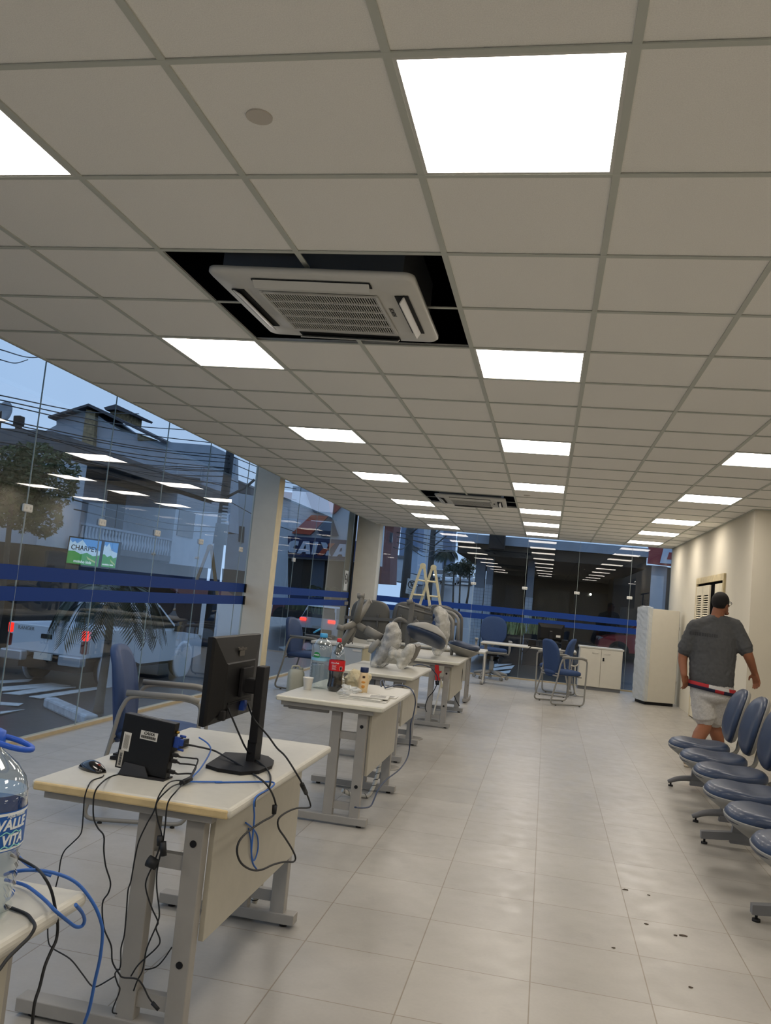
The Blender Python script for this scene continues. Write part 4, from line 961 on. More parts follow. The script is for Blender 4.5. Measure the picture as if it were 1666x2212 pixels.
# body: one continuous surface
f = MB()
torso(f, -.02); f.ball(hip, (.195, .15, .12), 20)
limb(f, [hd + Vector((-.012, 0, -.06)), neck], [.062, .075])
f.ball(hd + Vector((0, 0, .018)), (.080, .100, .098), 20); f.ball(hd + Vector((.012, .012, -.03)), (.068, .082, .085), 18); f.ball(hd + Vector((.045, .04, -.055)), (.042, .045, .045), 14)
fd = Vector((.82, .57, 0)).normalized(); sd = Vector((-fd.y, fd.x, 0))
f.sweep([hd + fd * .085 + Vector((0, 0, .015)), hd + fd * .112 + Vector((0, 0, -.02)), hd + fd * .09 + Vector((0, 0, -.03))], [.011, .016, .012], 8)
f.ball(hd + fd * .088 + Vector((0, 0, -.058)), (.022, .022, .008), 10); f.ball(hd + fd * .086 + Vector((0, 0, -.07)), (.02, .02, .008), 10); f.ball(hd + fd * .085 + Vector((0, 0, -.095)), (.03, .03, .02), 10)
for s in (-1, 1): f.ball(hd + sd * s * .083 - fd * .005 + Vector((0, 0, -.012)), (.016, .016, .032), 12)
limb(f, [neck + Vector((0, 0, -.01)), shL.lerp(neck, .35)], [.07, .075]); limb(f, [neck + Vector((0, 0, -.01)), shR.lerp(neck, .35)], [.07, .075])
limb(f, [shL, elL, wrL], [.068, .052, .033]); limb(f, [shR, elR, wrR], [.068, .052, .033])
limb(f, [hiL, knL, knL.lerp(anL, .35) + Vector((.0, -.02, 0)), anL], [.098, .07, .068, .04]); limb(f, [hiR, knR, knR.lerp(anR, .35) + Vector((.0, -.02, 0)), anR], [.098, .07, .068, .04])
def hand(f, wr, down, out, thumb):
    """palm, four unequal curled fingers, thumb off the side"""
    down = down.normalized(); out = (out - down * out.dot(down)).normalized(); palm_n = down.cross(out)
    if palm_n.dot(thumb) < 0: palm_n = -palm_n
    c = wr + down * .055
    for u in (-.024, -.008, .008, .024): f.sweep([wr + out * u * .7, c + out * u, c + down * .035 + out * u * 1.1], [.019, .017, .014], 8); f.ball(wr + out * u * .7, .019, 8)
    for u, L in ((-.031, .062), (-.0105, .078), (.0105, .083), (.031, .074)):
        p0 = c + down * .03 + out * u * 1.08; p1 = p0 + down * L * .48 + palm_n * .006; p2 = p1 + down * L * .3 + palm_n * .018; p3 = p2 + down * L * .16 + palm_n * .02
        f.sweep([p0, p1, p2, p3], [.0105, .0098, .009, .0075], 8); f.ball(p3, .0075, 8)
    b = wr + down * .028 + out * .022; q1 = b + out * .034 + down * .018 + palm_n * .012; q2 = q1 + out * .010 + down * .03 + palm_n * .008
    f.sweep([b, q1, q2], [.015, .0125, .009], 8); f.ball(q2, .009, 8)
hand(f, wrL, pm(1484, 1490, -.02) - wrL, Vector((.75, .65, 0)), Vector((.4, .9, 0)))
hand(f, wrR, pm(1637, 1482, .06) - wrR, Vector((-.6, .5, 0)), Vector((-.6, .2, 0)))
body = f.build('body', M_SKIN, man, world=True); remesh(body, .0065, 3)
# clothes
f = MB(); torso(f, 0)
for S, E_ in ((shL, elL), (shR, elR)): limb(f, [S, S.lerp(E_, .84)], [.088, .076])
limb(f, [neck + Vector((0, 0, -.02)), shL], [.085, .085]); limb(f, [neck + Vector((0, 0, -.02)), shR], [.085, .085])
sh = f.build('t_shirt', M_SHIRT, man, world=True); remesh(sh, .011, 5); crinkle(sh, .016)
f = MB(); f.ball(hip + Vector((0, 0, -.0)), (.215, .165, .10), 22); f.ball(pm(1538, 1500), (.205, .16, .10), 22)
for H_, K in ((hiL, knL), (hiR, knR)): limb(f, [H_, H_.lerp(K, .86)], [.118, .094])
so = f.build('shorts', M_SHORT, man, world=True); remesh(so, .011, 4); crinkle(so, .010)
# rolled waistband: red, white and navy patches
Mw = [mat('band_red', '#a3282e', .85), mat('band_navy', '#1c2038', .85), mat('band_white', '#b9b8b6', .85)]
f = MB(); nn = 48
rows = [[Vector((hip.x + (.226 + .006 * (r == 1)) * math.cos(2 * math.pi * k / nn), hip.y + (.176 + .006 * (r == 1)) * math.sin(2 * math.pi * k / nn), hip.z + (.012 - .033 * r) - .03 * math.cos(2 * math.pi * k / nn - .1))) for k in range(nn)] for r in range(3)]
V = [[f.bm.verts.new(p) for p in r] for r in rows]
for r in range(2):
    for k in range(nn):
        fc_ = f.bm.faces.new((V[r][k], V[r][(k + 1) % nn], V[r + 1][(k + 1) % nn], V[r + 1][k])); fc_.smooth = True
        q = k / nn
        fc_.material_index = (0 if q < .69 else 2 if q < .84 else 0) if r == 0 else (1 if q < .74 or q > .8 and q < .93 else 0)
wb_ = f.build('waistband', Mw, so, world=True, fix=False); md = wb_.modifiers.new('thick', 'SOLIDIFY'); md.thickness = .006
f = MB()
f.ball(hd + Vector((-.004, -.006, .026)), (.087, .107, .098), 24)
hr = f.build('hair', M_HAIR, man, world=True)
bmx = bmesh.new(); bmx.from_mesh(hr.data); g = [v for v in bmx.verts if (v.co + wloc(hr) - hd).dot(fd) > .062 and (v.co + wloc(hr) - hd).z < .06 or (v.co + wloc(hr) - hd).z < -.06]
bmesh.ops.delete(bmx, geom=g, context='VERTS'); bmx.to_mesh(hr.data); bmx.free(); md = hr.modifiers.new('thick', 'SOLIDIFY'); md.thickness = .008
f = MB()
for s in (-1, 1):
    c = hd + fd * .098 + sd * s * .032 + Vector((0, 0, .01)); f.sweep([c + sd * .024 * math.cos(a) + Vector((0, 0, .017 * math.sin(a))) for a in [2 * math.pi * k / 14 for k in range(14)]], .0025, 6, closed=True)
    f.sweep([hd + fd * .096 + sd * s * .056 + Vector((0, 0, .014)), hd + fd * .02 + sd * s * .086 + Vector((0, 0, .012)), hd - fd * .01 + sd * s * .088 + Vector((0, 0, .004))], .0025, 6)
f.sweep([hd + fd * .104 + sd * -.01 + Vector((0, 0, .012)), hd + fd * .104 + sd * .01 + Vector((0, 0, .012))], .0025, 6)
f.build('spectacles', M_BLACK2, man, world=True)
M_SHOE = mat('tan_shoe', '#8c7358', .8); M_SOLE = mat('shoe_sole', '#b7aa94', .7)
for an, dr in ((anL, Vector((.45, .9, 0)).normalized()), (anR, Vector((.45, .9, 0)).normalized())):
    f = MB(); base = Vector((an.x, an.y, 0)); 
    for u, r, h in ((-.05, .042, .055), (0, .045, .07), (.06, .045, .05), (.12, .046, .04), (.165, .04, .033)): f.ball(base + dr * u + Vector((0, 0, .02 + h * .55)), (r, r, h * .8), 14)
    f.cyl(an + Vector((0, 0, -.03)), an + Vector((0, 0, .01)), .048, .045, 16)
    s_ = f.build('shoe', M_SHOE, man, world=True); remesh(s_, .009, 3)
    f = MB(); n_ = Vector((-dr.y, dr.x, 0)); f.loft([[base + dr * (.055 + .15 * math.cos(a)) + n_ * (.05 * math.sin(a)) + Vector((0, 0, z)) for a in [2 * math.pi * k / 28 for k in range(28)]] for z in (.002, .026)]); f.build('sole', M_SOLE, s_, world=True)
Mp = frame_M(pm(1523, 1371, -.20), (1, .05, -.03), (0, -.1, 1)); rnd = random.Random(2); f = MB(); x = -.13
while x < .13:
    w = rnd.uniform(.012, .02)
    for q in range(3): u0, u1 = x + w * q / 3, x + w * (q + 1) / 3; f.quad([Mp @ Vector(p) for p in ((u0, -.017, 0), (u1, -.017, 0), (u1, .017, 0), (u0, .017, 0))])
    x += w + .006
tx_ = f.build('shirt_print', mat('print_black', '#37383a', .9), sh, world=True, fix=False)
md = tx_.modifiers.new('wrap', 'SHRINKWRAP'); md.target = sh; md.wrap_method = 'PROJECT'; md.use_project_x = False; md.use_project_y = True; md.use_negative_direction = True; md.use_positive_direction = True; md.offset = .004
# ================================================================ the street outside (lower than the floor, rising to the right)
def sst(x, a, b):
    t = min(1, max(0, (x - a) / (b - a))); return t * t * (3 - 2 * t)
def gz(x, y):
    z = -1.1 + .85 * sst(x, -6, 1) * sst(y, 8, 16)
    if y > 27: z += .055 * (y - 27) * sst(x + .12 * y, -4.8, -3.0) * (1 - sst(x, -4, -1))
    return z
def on_ground(px, py):
    d = ray(px, py); t = 1
    for k in range(4000):
        p = CLOC + d * (t / 10)
        if p.z <= gz(p.x, p.y): return p
        t += 1
    return p
M_ASPH = mat('wet_asphalt', '#212427', .33, spec=.5, noise=.35, nscale=1.2, bump=.25, bscale=9)
M_PAVE = mat('wet_paving', '#4a4d50', .4, noise=.25, nscale=5, bump=.3, bscale=14)
M_ROADW = mat('road_paint', '#b9bfc2', .45, noise=.2, nscale=8)
f = MB(); xs_ = [-70 + 2 * i for i in range(56)]; ys_ = [-24 + 2 * j for j in range(88)]
V = [[f.bm.verts.new((x, y, gz(x, y))) for x in xs_] for y in ys_]
for j in range(len(ys_) - 1):
    for i in range(len(xs_) - 1): q = f.bm.faces.new((V[j][i], V[j][i + 1], V[j + 1][i + 1], V[j + 1][i])); q.smooth = True
g_ = f.build('street_ground', M_ASPH, None, recenter=False); struct(g_)
def gquad(name, pts, m, lab, cat, group=None, h=.012):
    P = [on_ground(*q) for q in pts]; f = MB(); f.prism([p + Vector((0, 0, .02)) for p in P], (0, 0, h)); return tag(f.build(name, m), lab, cat, group)
for k, pts in enumerate((((0, 1473), (70, 1470), (62, 1475), (0, 1479)), ((5, 1487), (110, 1478), (152, 1484), (0, 1496)), ((5, 1501), (42, 1504), (164, 1487), (105, 1487)), ((62, 1508), (88, 1512), (240, 1487), (212, 1486)), ((0, 1520), (50, 1523), (40, 1528), (0, 1526)), ((0, 1541), (53, 1536), (0, 1546)))):
    gquad('crosswalk_stripe', pts, M_ROADW, 'white crosswalk stripe on the wet street behind the pickup, number %s from the far side' % ('one', 'two', 'three', 'four', 'five', 'six')[k], 'road marking', 'crosswalk stripes behind the pickup')
for k, pts in enumerate((((1077, 1424), (1141, 1415), (1130, 1420), (1076, 1430)), ((1068, 1437), (1122, 1428), (1119, 1434), (1068, 1443)), ((1062, 1446), (1112, 1439), (1106, 1446), (1060, 1451)), ((1050, 1456), (1104, 1450), (1100, 1456), (1052, 1461)))):
    gquad('crosswalk_stripe', pts, M_ROADW, 'white crosswalk stripe outside the far window, %s from the yellow curb' % ('first', 'second', 'third', 'fourth')[k], 'road marking', 'crosswalk stripes outside the far window')
A, B = on_ground(106, 1528), on_ground(196, 1569)
f = MB(); f.bar(A + Vector((0, 0, .09)), B + Vector((0, 0, .09)), .24, .18, (0, 0, 1), .04); tag(f.build('kerb_block', mat('white_kerb', '#aeb7c0', .7, noise=.25, nscale=8, bump=.6, bscale=16)), 'rough white painted kerb block on the street corner outside the left glass', 'kerb')
A, B = on_ground(1060, 1424), on_ground(1172, 1405)
f = MB(); f.bar(A + Vector((0, 0, .1)), B + Vector((0, 0, .1)), .3, .2, (0, 0, 1), .02); tag(f.build('yellow_kerb', mat('yellow_kerb', '#a8803a', .6, noise=.15)), 'yellow painted kerb behind the crosswalk outside the far window', 'kerb')
# ---------------------------------------------------------------- vehicles (local +x forward)
M_CARW = mat('car_white', '#cdd5de', .3, spec=.6, coat=.4); M_CARR = mat('car_red', '#8e1f24', .3, coat=.5); M_CARG = mat('car_silver', '#9aa3ad', .3, coat=.4)
M_CGL = mat('car_glass', '#0d1116', .08, spec=.8); M_TYRE = mat('tyre', '#111112', .8); M_RIM = mat('rim', '#a4a6a8', .35, metal=.7)
M_TAIL = mat('tail_lamp', '#a01512', .3, emit='#ff2418', es=2.0); M_TAILD = mat('tail_lamp_dim', '#6e1a18', .3); M_HEAD = mat('head_lamp', '#ffffff', .3, emit='#ffe9c4', es=14)
M_CHR = mat('chrome_bumper', '#b7bcc2', .3, metal=.5)
def wheels(t, xs, hw, r):
    for x in xs:
        for s in (-1, 1):
            f = MB(); f.lathe([(r * .62, -.1), (r * .93, -.1), (r, -.06), (r, .06), (r * .93, .1), (r * .62, .1)], (x, s * (hw - .1), r), 28, Matrix.Rotation(math.pi / 2, 4, 'X')); w = f.build('tyre', M_TYRE, t)
            f = MB(); f.cyl((x, s * (hw - .12), r), (x, s * (hw - .015), r), r * .2, n=12)
            for k in range(5):
                a = 2 * math.pi * k / 5; f.bar((x + r * .12 * math.cos(a), s * (hw - .03), r + r * .12 * math.sin(a)), (x + r * .62 * math.cos(a), s * (hw - .03), r + r * .62 * math.sin(a)), r * .2, .03, (0, 1, 0))
            f.lathe([(r * .58, -.02), (r * .64, -.02), (r * .64, .02), (r * .58, .02)], (x, s * (hw - .03), r), 28, Matrix.Rotation(math.pi / 2, 4, 'X')); f.build('rim', M_RIM, w)
def side_ring(pts, y, tuck): return [(x, y * (1 - tuck * max(0, (z - .8))), z) for x, z in pts]
def body_loft(f, pts, hw, n=1, tuck=.06):
    rings = []
    for y, s in ((-hw, .985), (-hw * .9, 1), (hw * .9, 1), (hw, .985)):
        cx = sum(p[0] for p in pts) / len(pts); cz = sum(p[1] for p in pts) / len(pts)
        rings.append([(cx + (x - cx) * s, y * (1 - tuck * max(0, z - .75)), cz + (z - cz) * s) for x, z in pts])
    f.loft(rings, smooth=False)
def pickup(loc, rz, lab):
    t = thing('pickup_truck', lab, 'car', loc, rz); hw = .92
    f = MB()
    f.box((-1.68, 0, .70), (1.85, 1.78, .10)); 
    for s in (-1, 1): f.box((-1.72, s * .885, .93), (1.86, .09, .58), None, .03)
    f.box((-.80, 0, .95), (.06, 1.7, .5)); f.build('cargo_bed', M_CARW, t)
    f = MB(); f.box((-2.62, 0, .94), (.08, 1.70, .54), None, .02); tg = f.build('tailgate', M_CARW, t)
    f = MB(); f.box((-2.665, .0, 1.0), (.02, .26, .09), None, .008); f.build('tailgate_handle', M_BLACK2, tg)
    text('lettering', 'RANGER', .1, frame_M((-2.664, .5, 1.12), (0, -1, 0), (0, 0, 1)), M_SHELL, tg, .004)
    f = MB(); body_loft(f, [(-.78, .5), (-.78, 1.16), (.95, 1.14), (1.2, 1.12), (2.3, 1.02), (2.55, .85), (2.58, .5), (2.1, .42), (-.5, .42)], hw); f.build('body_shell', M_CARW, t)
    f = MB(); rs = [[(x, y, z) for x, y in ((-.74, -.86), (1.32, -.86), (1.32, .86), (-.74, .86))] for z in (1.14,)]
    rs.append([(-.62, -.70, 1.72), (.50, -.70, 1.74), (.50, .70, 1.74), (-.62, .70, 1.72)]); f.loft([rs[0], rs[1]], smooth=False); f.box((-.06, 0, 1.745), (1.1, 1.36, .05), None, .02); cab_ = f.build('cab', M_CARW, t)
    for s in (-1, 1):
        f = MB(); f.prism([(-.42, s * .853, 1.20), (-.14, s * .853, 1.2), (-.14, s * .72, 1.66), (-.36, s * .72, 1.66)], (0, s * .012, 0)); f.build('side_window', M_CGL, cab_)
        f = MB(); f.prism([(.02, s * .853, 1.20), (1.1, s * .853, 1.2), (.48, s * .72, 1.68), (.02, s * .72, 1.68)], (0, s * .012, 0)); f.build('side_window', M_CGL, cab_)
        f = MB(); f.box((1.02, s * 1.0, 1.2), (.1, .2, .16), None, .03); f.build('wing_mirror', M_BLACK2, t)
        f = MB(); f.box((.0, s * .925, 1.0), (.18, .03, .04)); f.build('door_handle', M_BLACK2, t)
        f = MB(); f.box((-2.6, s * .86, 1.10), (.12, .14, .20), None, .01); f.build('brake_lamp', M_TAIL, t)
        f = MB(); f.box((-2.6, s * .86, .86), (.12, .14, .26), None, .01); f.build('tail_lamp', M_TAILD, t)
        f = MB(); f.box((-2.72, s * .68, .58), (.2, .52, .2), None, .03); f.build('bumper', M_CHR, t)
        f = MB(); f.box((2.5, s * .74, .92), (.16, .3, .16), None, .03); f.build('head_lamp', M_SHELL, t)
        for x in (-1.62, 1.58):
            f = MB(); f.lathe([(.39, -.02), (.47, -.02), (.47, .03), (.39, .03)], (x, s * .90, .40), 24, Matrix.Rotation(math.pi / 2, 4, 'X')); f.build('wheel_arch', M_CARW, t)
            f = MB(); f.cyl((x, s * .90, .40), (x, s * .926, .40), .40, n=24); f.build('wheel_well', M_BLACK2, t)
    f = MB(); f.prism([(-.735, -.7, 1.22), (-.735, .7, 1.22), (-.63, .6, 1.66), (-.63, -.6, 1.66)], (-.012, 0, 0)); f.build('rear_window', M_CGL, cab_)
    f = MB(); f.prism([(1.30, -.76, 1.16), (1.30, .76, 1.16), (.53, .64, 1.70), (.53, -.64, 1.70)], (.02, 0, .01)); f.build('windscreen', M_CGL, cab_)
    f = MB(); f.box((-2.7, 0, .6), (.05, .4, .13)); f.build('number_plate', M_STK, t)
    f = MB(); f.box((-.2, 0, .42), (4.6, 1.4, .2)); f.build('underbody', M_BLACK2, t)
    wheels(t, (-1.62, 1.58), .92, .38); return t
def hatch(name, lab, loc, rz, m, L=4.3, hw=.88, H=1.62, tail=None, head=None, plate=True):
    t = thing(name, lab, 'car', loc, rz); k = L / 4.3
    f = MB(); body_loft(f, [(-2.08 * k, .36), (-2.12 * k, .6), (-2.1 * k, 1.08), (-1.9 * k, 1.10), (.85 * k, 1.0), (1.75 * k, .88), (2.08 * k, .72), (2.14 * k, .45), (2.0 * k, .3), (-1.9 * k, .3)], hw); f.build('body_shell', m, t)
    f = MB(); f.loft([[(-2.04 * k, -hw * .93, 1.09), (1.1 * k, -hw * .93, 1.0), (1.1 * k, hw * .93, 1.0), (-2.04 * k, hw * .93, 1.09)], [(-1.72 * k, -hw * .76, H - .06), (.22 * k, -hw * .76, H - .05), (.22 * k, hw * .76, H - .05), (-1.72 * k, hw * .76, H - .06)]], smooth=False); cab_ = f.build('greenhouse', M_CGL, t)
    f = MB(); f.loft([[(-1.8 * k, -hw * .77, H - .07), (.26 * k, -hw * .77, H - .06), (.26 * k, hw * .77, H - .06), (-1.8 * k, hw * .77, H - .07)], [(-1.7 * k, -hw * .7, H), (.1 * k, -hw * .7, H), (.1 * k, hw * .7, H), (-1.7 * k, hw * .7, H)]], smooth=False); f.build('roof', m, t)
    for s in (-1, 1):
        for (xa, xb) in ((-2.0, -1.72), (-.55, -.5), (1.06, .24)):
            f = MB(); f.bar((xa * k, s * hw * .94, 1.02), (xb * k, s * hw * .77, H - .05), .07, .05, (1, 0, 0)); f.build('pillar', m, t)
        f = MB(); f.box((-2.1 * k, s * hw * .80, .97), (.12, .34, .12), None, .02); f.build('tail_lamp', tail or M_TAILD, t)
        f = MB(); f.box((2.0 * k, s * hw * .74, .74), (.2, .32, .13), None, .03); f.build('head_lamp', head or M_SHELL, t)
        for x in (-1.32 * k, 1.3 * k): f = MB(); f.cyl((x, s * (hw - .06), .33), (x, s * (hw + .004), .33), .385, n=26); f.build('wheel_well', M_BLACK2, t)
    f = MB(); f.box((-2.11 * k, 0, .48), (.1, hw * 1.7, .22), None, .03); f.build('rear_bumper', M_BLACK2, t)
    if plate: f = MB(); f.box((-2.17 * k, 0, .66), (.02, .4, .13)); f.build('number_plate', M_STK, t)
    wheels(t, (-1.32 * k, 1.3 * k), hw + .01, .32); return t
ra = math.pi / 2
pickup((-9.25, 16.9, -1.1), ra - .05, 'silver white pickup truck braking on the street outside the left glass')
sp = on_ground(697, 1388)
hatch('white_suv', 'white SUV with red tail lights lit, seen through the glass right of the pillar', (sp.x - .1, sp.y + 2.3, gz(sp.x, sp.y)), ra - .14, M_CARW, 4.4, .9, 1.66, tail=mat('tail_lamp_bright', '#a01512', .3, emit='#ff2a20', es=6))
rw = at_y(1336, 1404, 32)
hatch('red_car', 'red parked car behind the two-door cabinet, outside the far window', (rw.x + 1.25, rw.y + .9, gz(rw.x, rw.y)), math.pi, M_CARR, 4.1, .88, 1.55)
for px, py, Y, nm, m_, hd_, rz, lab in ((951, 1248, 118, 'oncoming_car', M_CARG, M_HEAD, -ra, 'car with headlights on, far up the wet street'), (970, 1240, 108, 'parked_car', M_CARW, None, -ra, 'white parked car up the street left of the headlights'), (1006, 1237, 112, 'parked_car', M_CARG, None, -ra, 'grey parked car up the street right of the headlights')):
    p = at_y(px, py + 8, Y); hatch(nm, lab, (p.x, Y, gz(p.x, Y)), rz, m_, head=hd_)
# ---------------------------------------------------------------- plants
M_LEAF = mat('dark_leaf', '#26361f', .6, noise=.4, nscale=3); M_LEAFL = mat('olive_leaf', '#3d4a26', .6, noise=.4, nscale=3); M_PALM = mat('palm_leaf', '#1f2e1a', .45, noise=.3, nscale=3)
M_BARK = mat('bark', '#3d3a36', .9, noise=.25, nscale=14); M_BARKP = mat('palm_bark', '#5d5a55', .9, noise=.2, nscale=10)
def tree(name, lab, base, h, crown, n, leaf, seed, trunk_r=.12, ls=.16, crz=None, group=None):
    rnd = random.Random(seed); t = thing(name, lab, 'tree', base, 0, group)
    f = MB(); f.sweep(spline([(0, 0, 0), (.08, .03, h * .4), (0, 0, h)], 4), [trunk_r * (1 - .06 * k) for k in range(9)], 10); f.build('trunk', M_BARK, t)
    f = MB(); blobs = [(Vector((rnd.uniform(-1, 1) * crown[0] * .6, rnd.uniform(-1, 1) * crown[1] * .6, h + rnd.uniform(-.5, .9) * crown[2] * .7)), rnd.uniform(.35, .6)) for _ in range(14)]
    for _ in range(n):
        c, r = rnd.choice(blobs); d = Vector((rnd.gauss(0, 1), rnd.gauss(0, 1), rnd.gauss(0, 1))).normalized() * rnd.uniform(.55, 1) ** .5
        p = c + Vector((d.x * crown[0] * r, d.y * crown[1] * r, d.z * crown[2] * r)); a = Euler((rnd.uniform(0, 6), rnd.uniform(0, 6), rnd.uniform(0, 6))).to_matrix(); s = ls * rnd.uniform(.6, 1.3)
        f.quad([p + a @ Vector(q) * s for q in ((0, -1, 0), (.38, -.2, .08), (.0, 1, 0), (-.38, -.2, .08))])
    f.build('foliage', leaf, t, fix=False); return t
def palm(name, lab, base, h, nf, L, seed, droop=1.0, tr=.13, leaf=M_PALM, nl=26):
    rnd = random.Random(seed); t = thing(name, lab, 'palm tree', base)
    f = MB(); f.sweep([(0, 0, 0), (0, 0, .15), (.02, 0, h * .5), (.0, 0, h)], [tr * 1.35, tr * 1.15, tr * .95, tr * .7], 14); f.build('trunk', M_BARKP, t)
    for k in range(nf):
        a = 2 * math.pi * k / nf + rnd.uniform(-.2, .2); up = rnd.uniform(.1, 1.1); d = Vector((math.cos(a), math.sin(a), 0)); n = Vector((-d.y, d.x, 0)); pts = []
        for q in range(9):
            u = q / 8; pts.append(Vector((0, 0, h)) + d * (L * u * (.98 - .25 * u)) + Vector((0, 0, L * (up * u - (up * .75 + .55 * droop) * u * u))))
        f = MB(); f.sweep(pts, [.022 * (1 - .09 * q) for q in range(9)], 5); P = spline(pts, 4)
        for q in range(4, len(P), 1):
            tg = (P[q] - P[q - 1]).normalized(); u = q / len(P); ll = L * .36 * math.sin(math.pi * (.12 + .80 * u)) ** .7
            for s in (-1, 1):
                e = P[q] + n * s * ll * .75 + tg * ll * .55 + Vector((0, 0, -ll * .45)); m = P[q].lerp(e, .5) + Vector((0, 0, .05 * ll)); w = tg * .017 * (L / 1.2)
                f.quad([P[q] - w, m - w * 1.3, e, m + w * 1.3]); 
        f.build('frond', leaf, t, fix=False)
    return t
pb = on_ground(212, 1541)
palm('palm_tree', 'small palm with drooping fronds on the pavement in front of the pickup', pb, 2.1, 10, 1.35, 3, 1.25, .07)
tb = on_ground(30, 1420); tree('street_tree', 'leafy tree at the left edge in front of the grey house', Vector((at_y(28, 1060, 17).x, 17, -1.1)), at_y(28, 1070, 17).z + 1.1, (1.15, 1.1, 1.3), 9000, M_LEAFL, 11, .1, .075)
p = at_y(963, 1195, 62); palm('palm_tree', 'tall palm beside the street seen above the stepladder', (p.x, 62, gz(p.x, 62)), p.z - gz(p.x, 62), 16, 1.35, 5, .9, .12)
for px, Y, lab in ((981, 27.5, 'thin street tree, left one of the pair by the parked cars'), (995, 30, 'thin street tree, right one of the pair by the parked cars')):
    p = at_y(px, 1232, Y); b_ = Vector((p.x, Y, gz(p.x, Y))); tree('street_tree', lab, b_, p.z - b_.z, (.36, .36, .26), 1300, M_LEAF, px, .05, .045)
p = at_y(1015, 1225, 70); tree('street_tree', 'dark leafy tree far up the street left of the tiled column', (p.x, 70, gz(p.x, 70)), p.z - gz(p.x, 70), (.9, .9, 1.2), 1500, M_LEAF, 77, .1, .1)
# snake plants in two planters outside the far window
for px0, px1, lab in ((1083, 1130, 'left planter of spiky snake plants outside the far window'), (1133, 1200, 'right planter of spiky snake plants outside the far window')):
    Y = 24.7; a, b = at_y(px0, 1368, Y), at_y(px1, 1374, Y); rnd = random.Random(px0); t = thing('planter', lab, 'planter', ((a.x + b.x) / 2, Y, gz(a.x, Y)), 0, 'planters outside the far window')
    w = b.x - a.x; z = a.z - gz(a.x, Y)
    f = MB(); f.box((0, 0, z / 2), (w, .5, z)); f.build('planter_box', M_BLACK2, t)
    f = MB()
    for k in range(70):
        x, y = rnd.uniform(-w / 2, w / 2), rnd.uniform(-.2, .2); h = rnd.uniform(.35, .62); lx, ly = rnd.uniform(-.14, .14), rnd.uniform(-.1, .1); d = Vector((rnd.uniform(-1, 1), rnd.uniform(-1, 1), 0)).normalized() * .028
        p0, p1, p2 = Vector((x, y, z)), Vector((x + lx * .5, y + ly * .5, z + h * .55)), Vector((x + lx, y + ly, z + h)); f.quad([p0 - d, p0 + d, p1 + d * 1.1, p1 - d * 1.1]); f.quad([p1 - d * 1.1, p1 + d * 1.1, p2 + d * .1, p2 - d * .1])
    f.build('leaves', mat('snake_leaf', '#86905f', .5, noise=.4, nscale=5), t, fix=False)
# ---------------------------------------------------------------- houses
def poly(f, pts, Y, dy, m=None):
    f.prism([at_y(x, y, Y) for x, y in pts], (0, dy, 0)); return f
M_H1 = mat('grey_render', '#98a2ae', .85, noise=.08, nscale=2); M_H2 = mat('pale_render', '#b0bac4', .85, noise=.06, nscale=2); M_STONE = mat('rubble_stone', '#857659', .9, noise=.5, nscale=7, bump=1, bscale=7)
M_ROOFT = mat('roof_tile', '#4d4c50', .8, noise=.2, nscale=20); M_SLAB = mat('stained_slab', '#5b5d60', .9, noise=.25, nscale=3); M_SHOPD = mat('dark_shop', '#1b1d20', .5); M_WIN = mat('window_dark', '#20262d', .15, spec=.7)
XH = -13.3
hs = thing('corner_house', 'grey house with gable, stone pier and balcony across the street', 'house', (-16, 30, -1.1))
f = MB(); poly(f, [(10, 978), (122, 918), (122, 905), (190, 882), (232, 912), (262, 930), (340, 953), (457, 962), (457, 1140), (10, 1140)], 32, 3.2); f.build('upper_block', M_H1, hs, world=True)
f = MB(); poly(f, [(104, 903), (190, 877), (190, 872), (103, 899)], 31.5, 3.4); f.build('roof_slope', M_ROOFT, hs, world=True)
f = MB(); poly(f, [(190, 877), (350, 955), (352, 950), (190, 871)], 31.5, 3.4); f.build('roof_slope', M_ROOFT, hs, world=True)
f = MB(); poly(f, [(186, 884), (206, 889), (201, 970), (175, 968)], 31.75, .35); f.build('stone_pier', M_STONE, hs, world=True)
f = MB(); poly(f, [(232, 884), (280, 892), (278, 914), (250, 905)], 33, 1.2); ch_ = f.build('chimney', M_STONE, hs, world=True)
f = MB(); poly(f, [(224, 880), (250, 873), (291, 893), (288, 897), (250, 884), (228, 886)], 32.7, 1.8); f.build('chimney_cap', M_ROOFT, ch_, world=True)
f = MB(); poly(f, [(297, 936), (340, 951), (297, 951)], 31.9, .2); f.build('stone_gable_infill', M_STONE, hs, world=True)
f = MB(); poly(f, [(384, 1001), (438, 1008), (434, 1042), (380, 1034)], 31.9, .15); w_ = f.build('window', M_H2, hs, world=True)
f = MB(); poly(f, [(387, 1004), (435, 1010), (432, 1029), (384, 1023)], 31.85, .1); f.build('roller_shutter', M_H1, w_, world=True)
f = MB(); poly(f, [(384, 1027), (432, 1033), (431, 1041), (383, 1034)], 31.85, .1); f.build('pane', M_WIN, w_, world=True)
zt = at_x(300, 998, XH).z; zb_ = zt - .47
f = MB(); f.box2((XH - 4.5, 19.4, zb_), (XH, 31.8, zt)); f.box2((XH - 4.5, 19.0, zb_ - .16), (XH - .5, 31.6, zb_)); f.build('canopy_slab', M_SLAB, hs, world=True)
yw_ = at_x(375, 1150, XH).y
f = MB(); f.box2((XH - 2.2, 18.8, -1.1), (XH - 1.9, 32, zb_)); f.build('recessed_wall', M_H1, hs, world=True)
f = MB(); f.box2((XH - 1.9, yw_, 1.75), (XH - .02, 31.9, zb_ - .16)); f.build('side_room', M_H2, hs, world=True)
zr0, zr1 = at_x(300, 1192, XH).z, at_x(300, 1151, XH).z
f = MB(); f.box2((XH - 1.9, 19.4, zr0 - .2), (XH - .05, 21.4, zb_ - .16)); f.build('wing_wall', M_H2, hs, world=True)
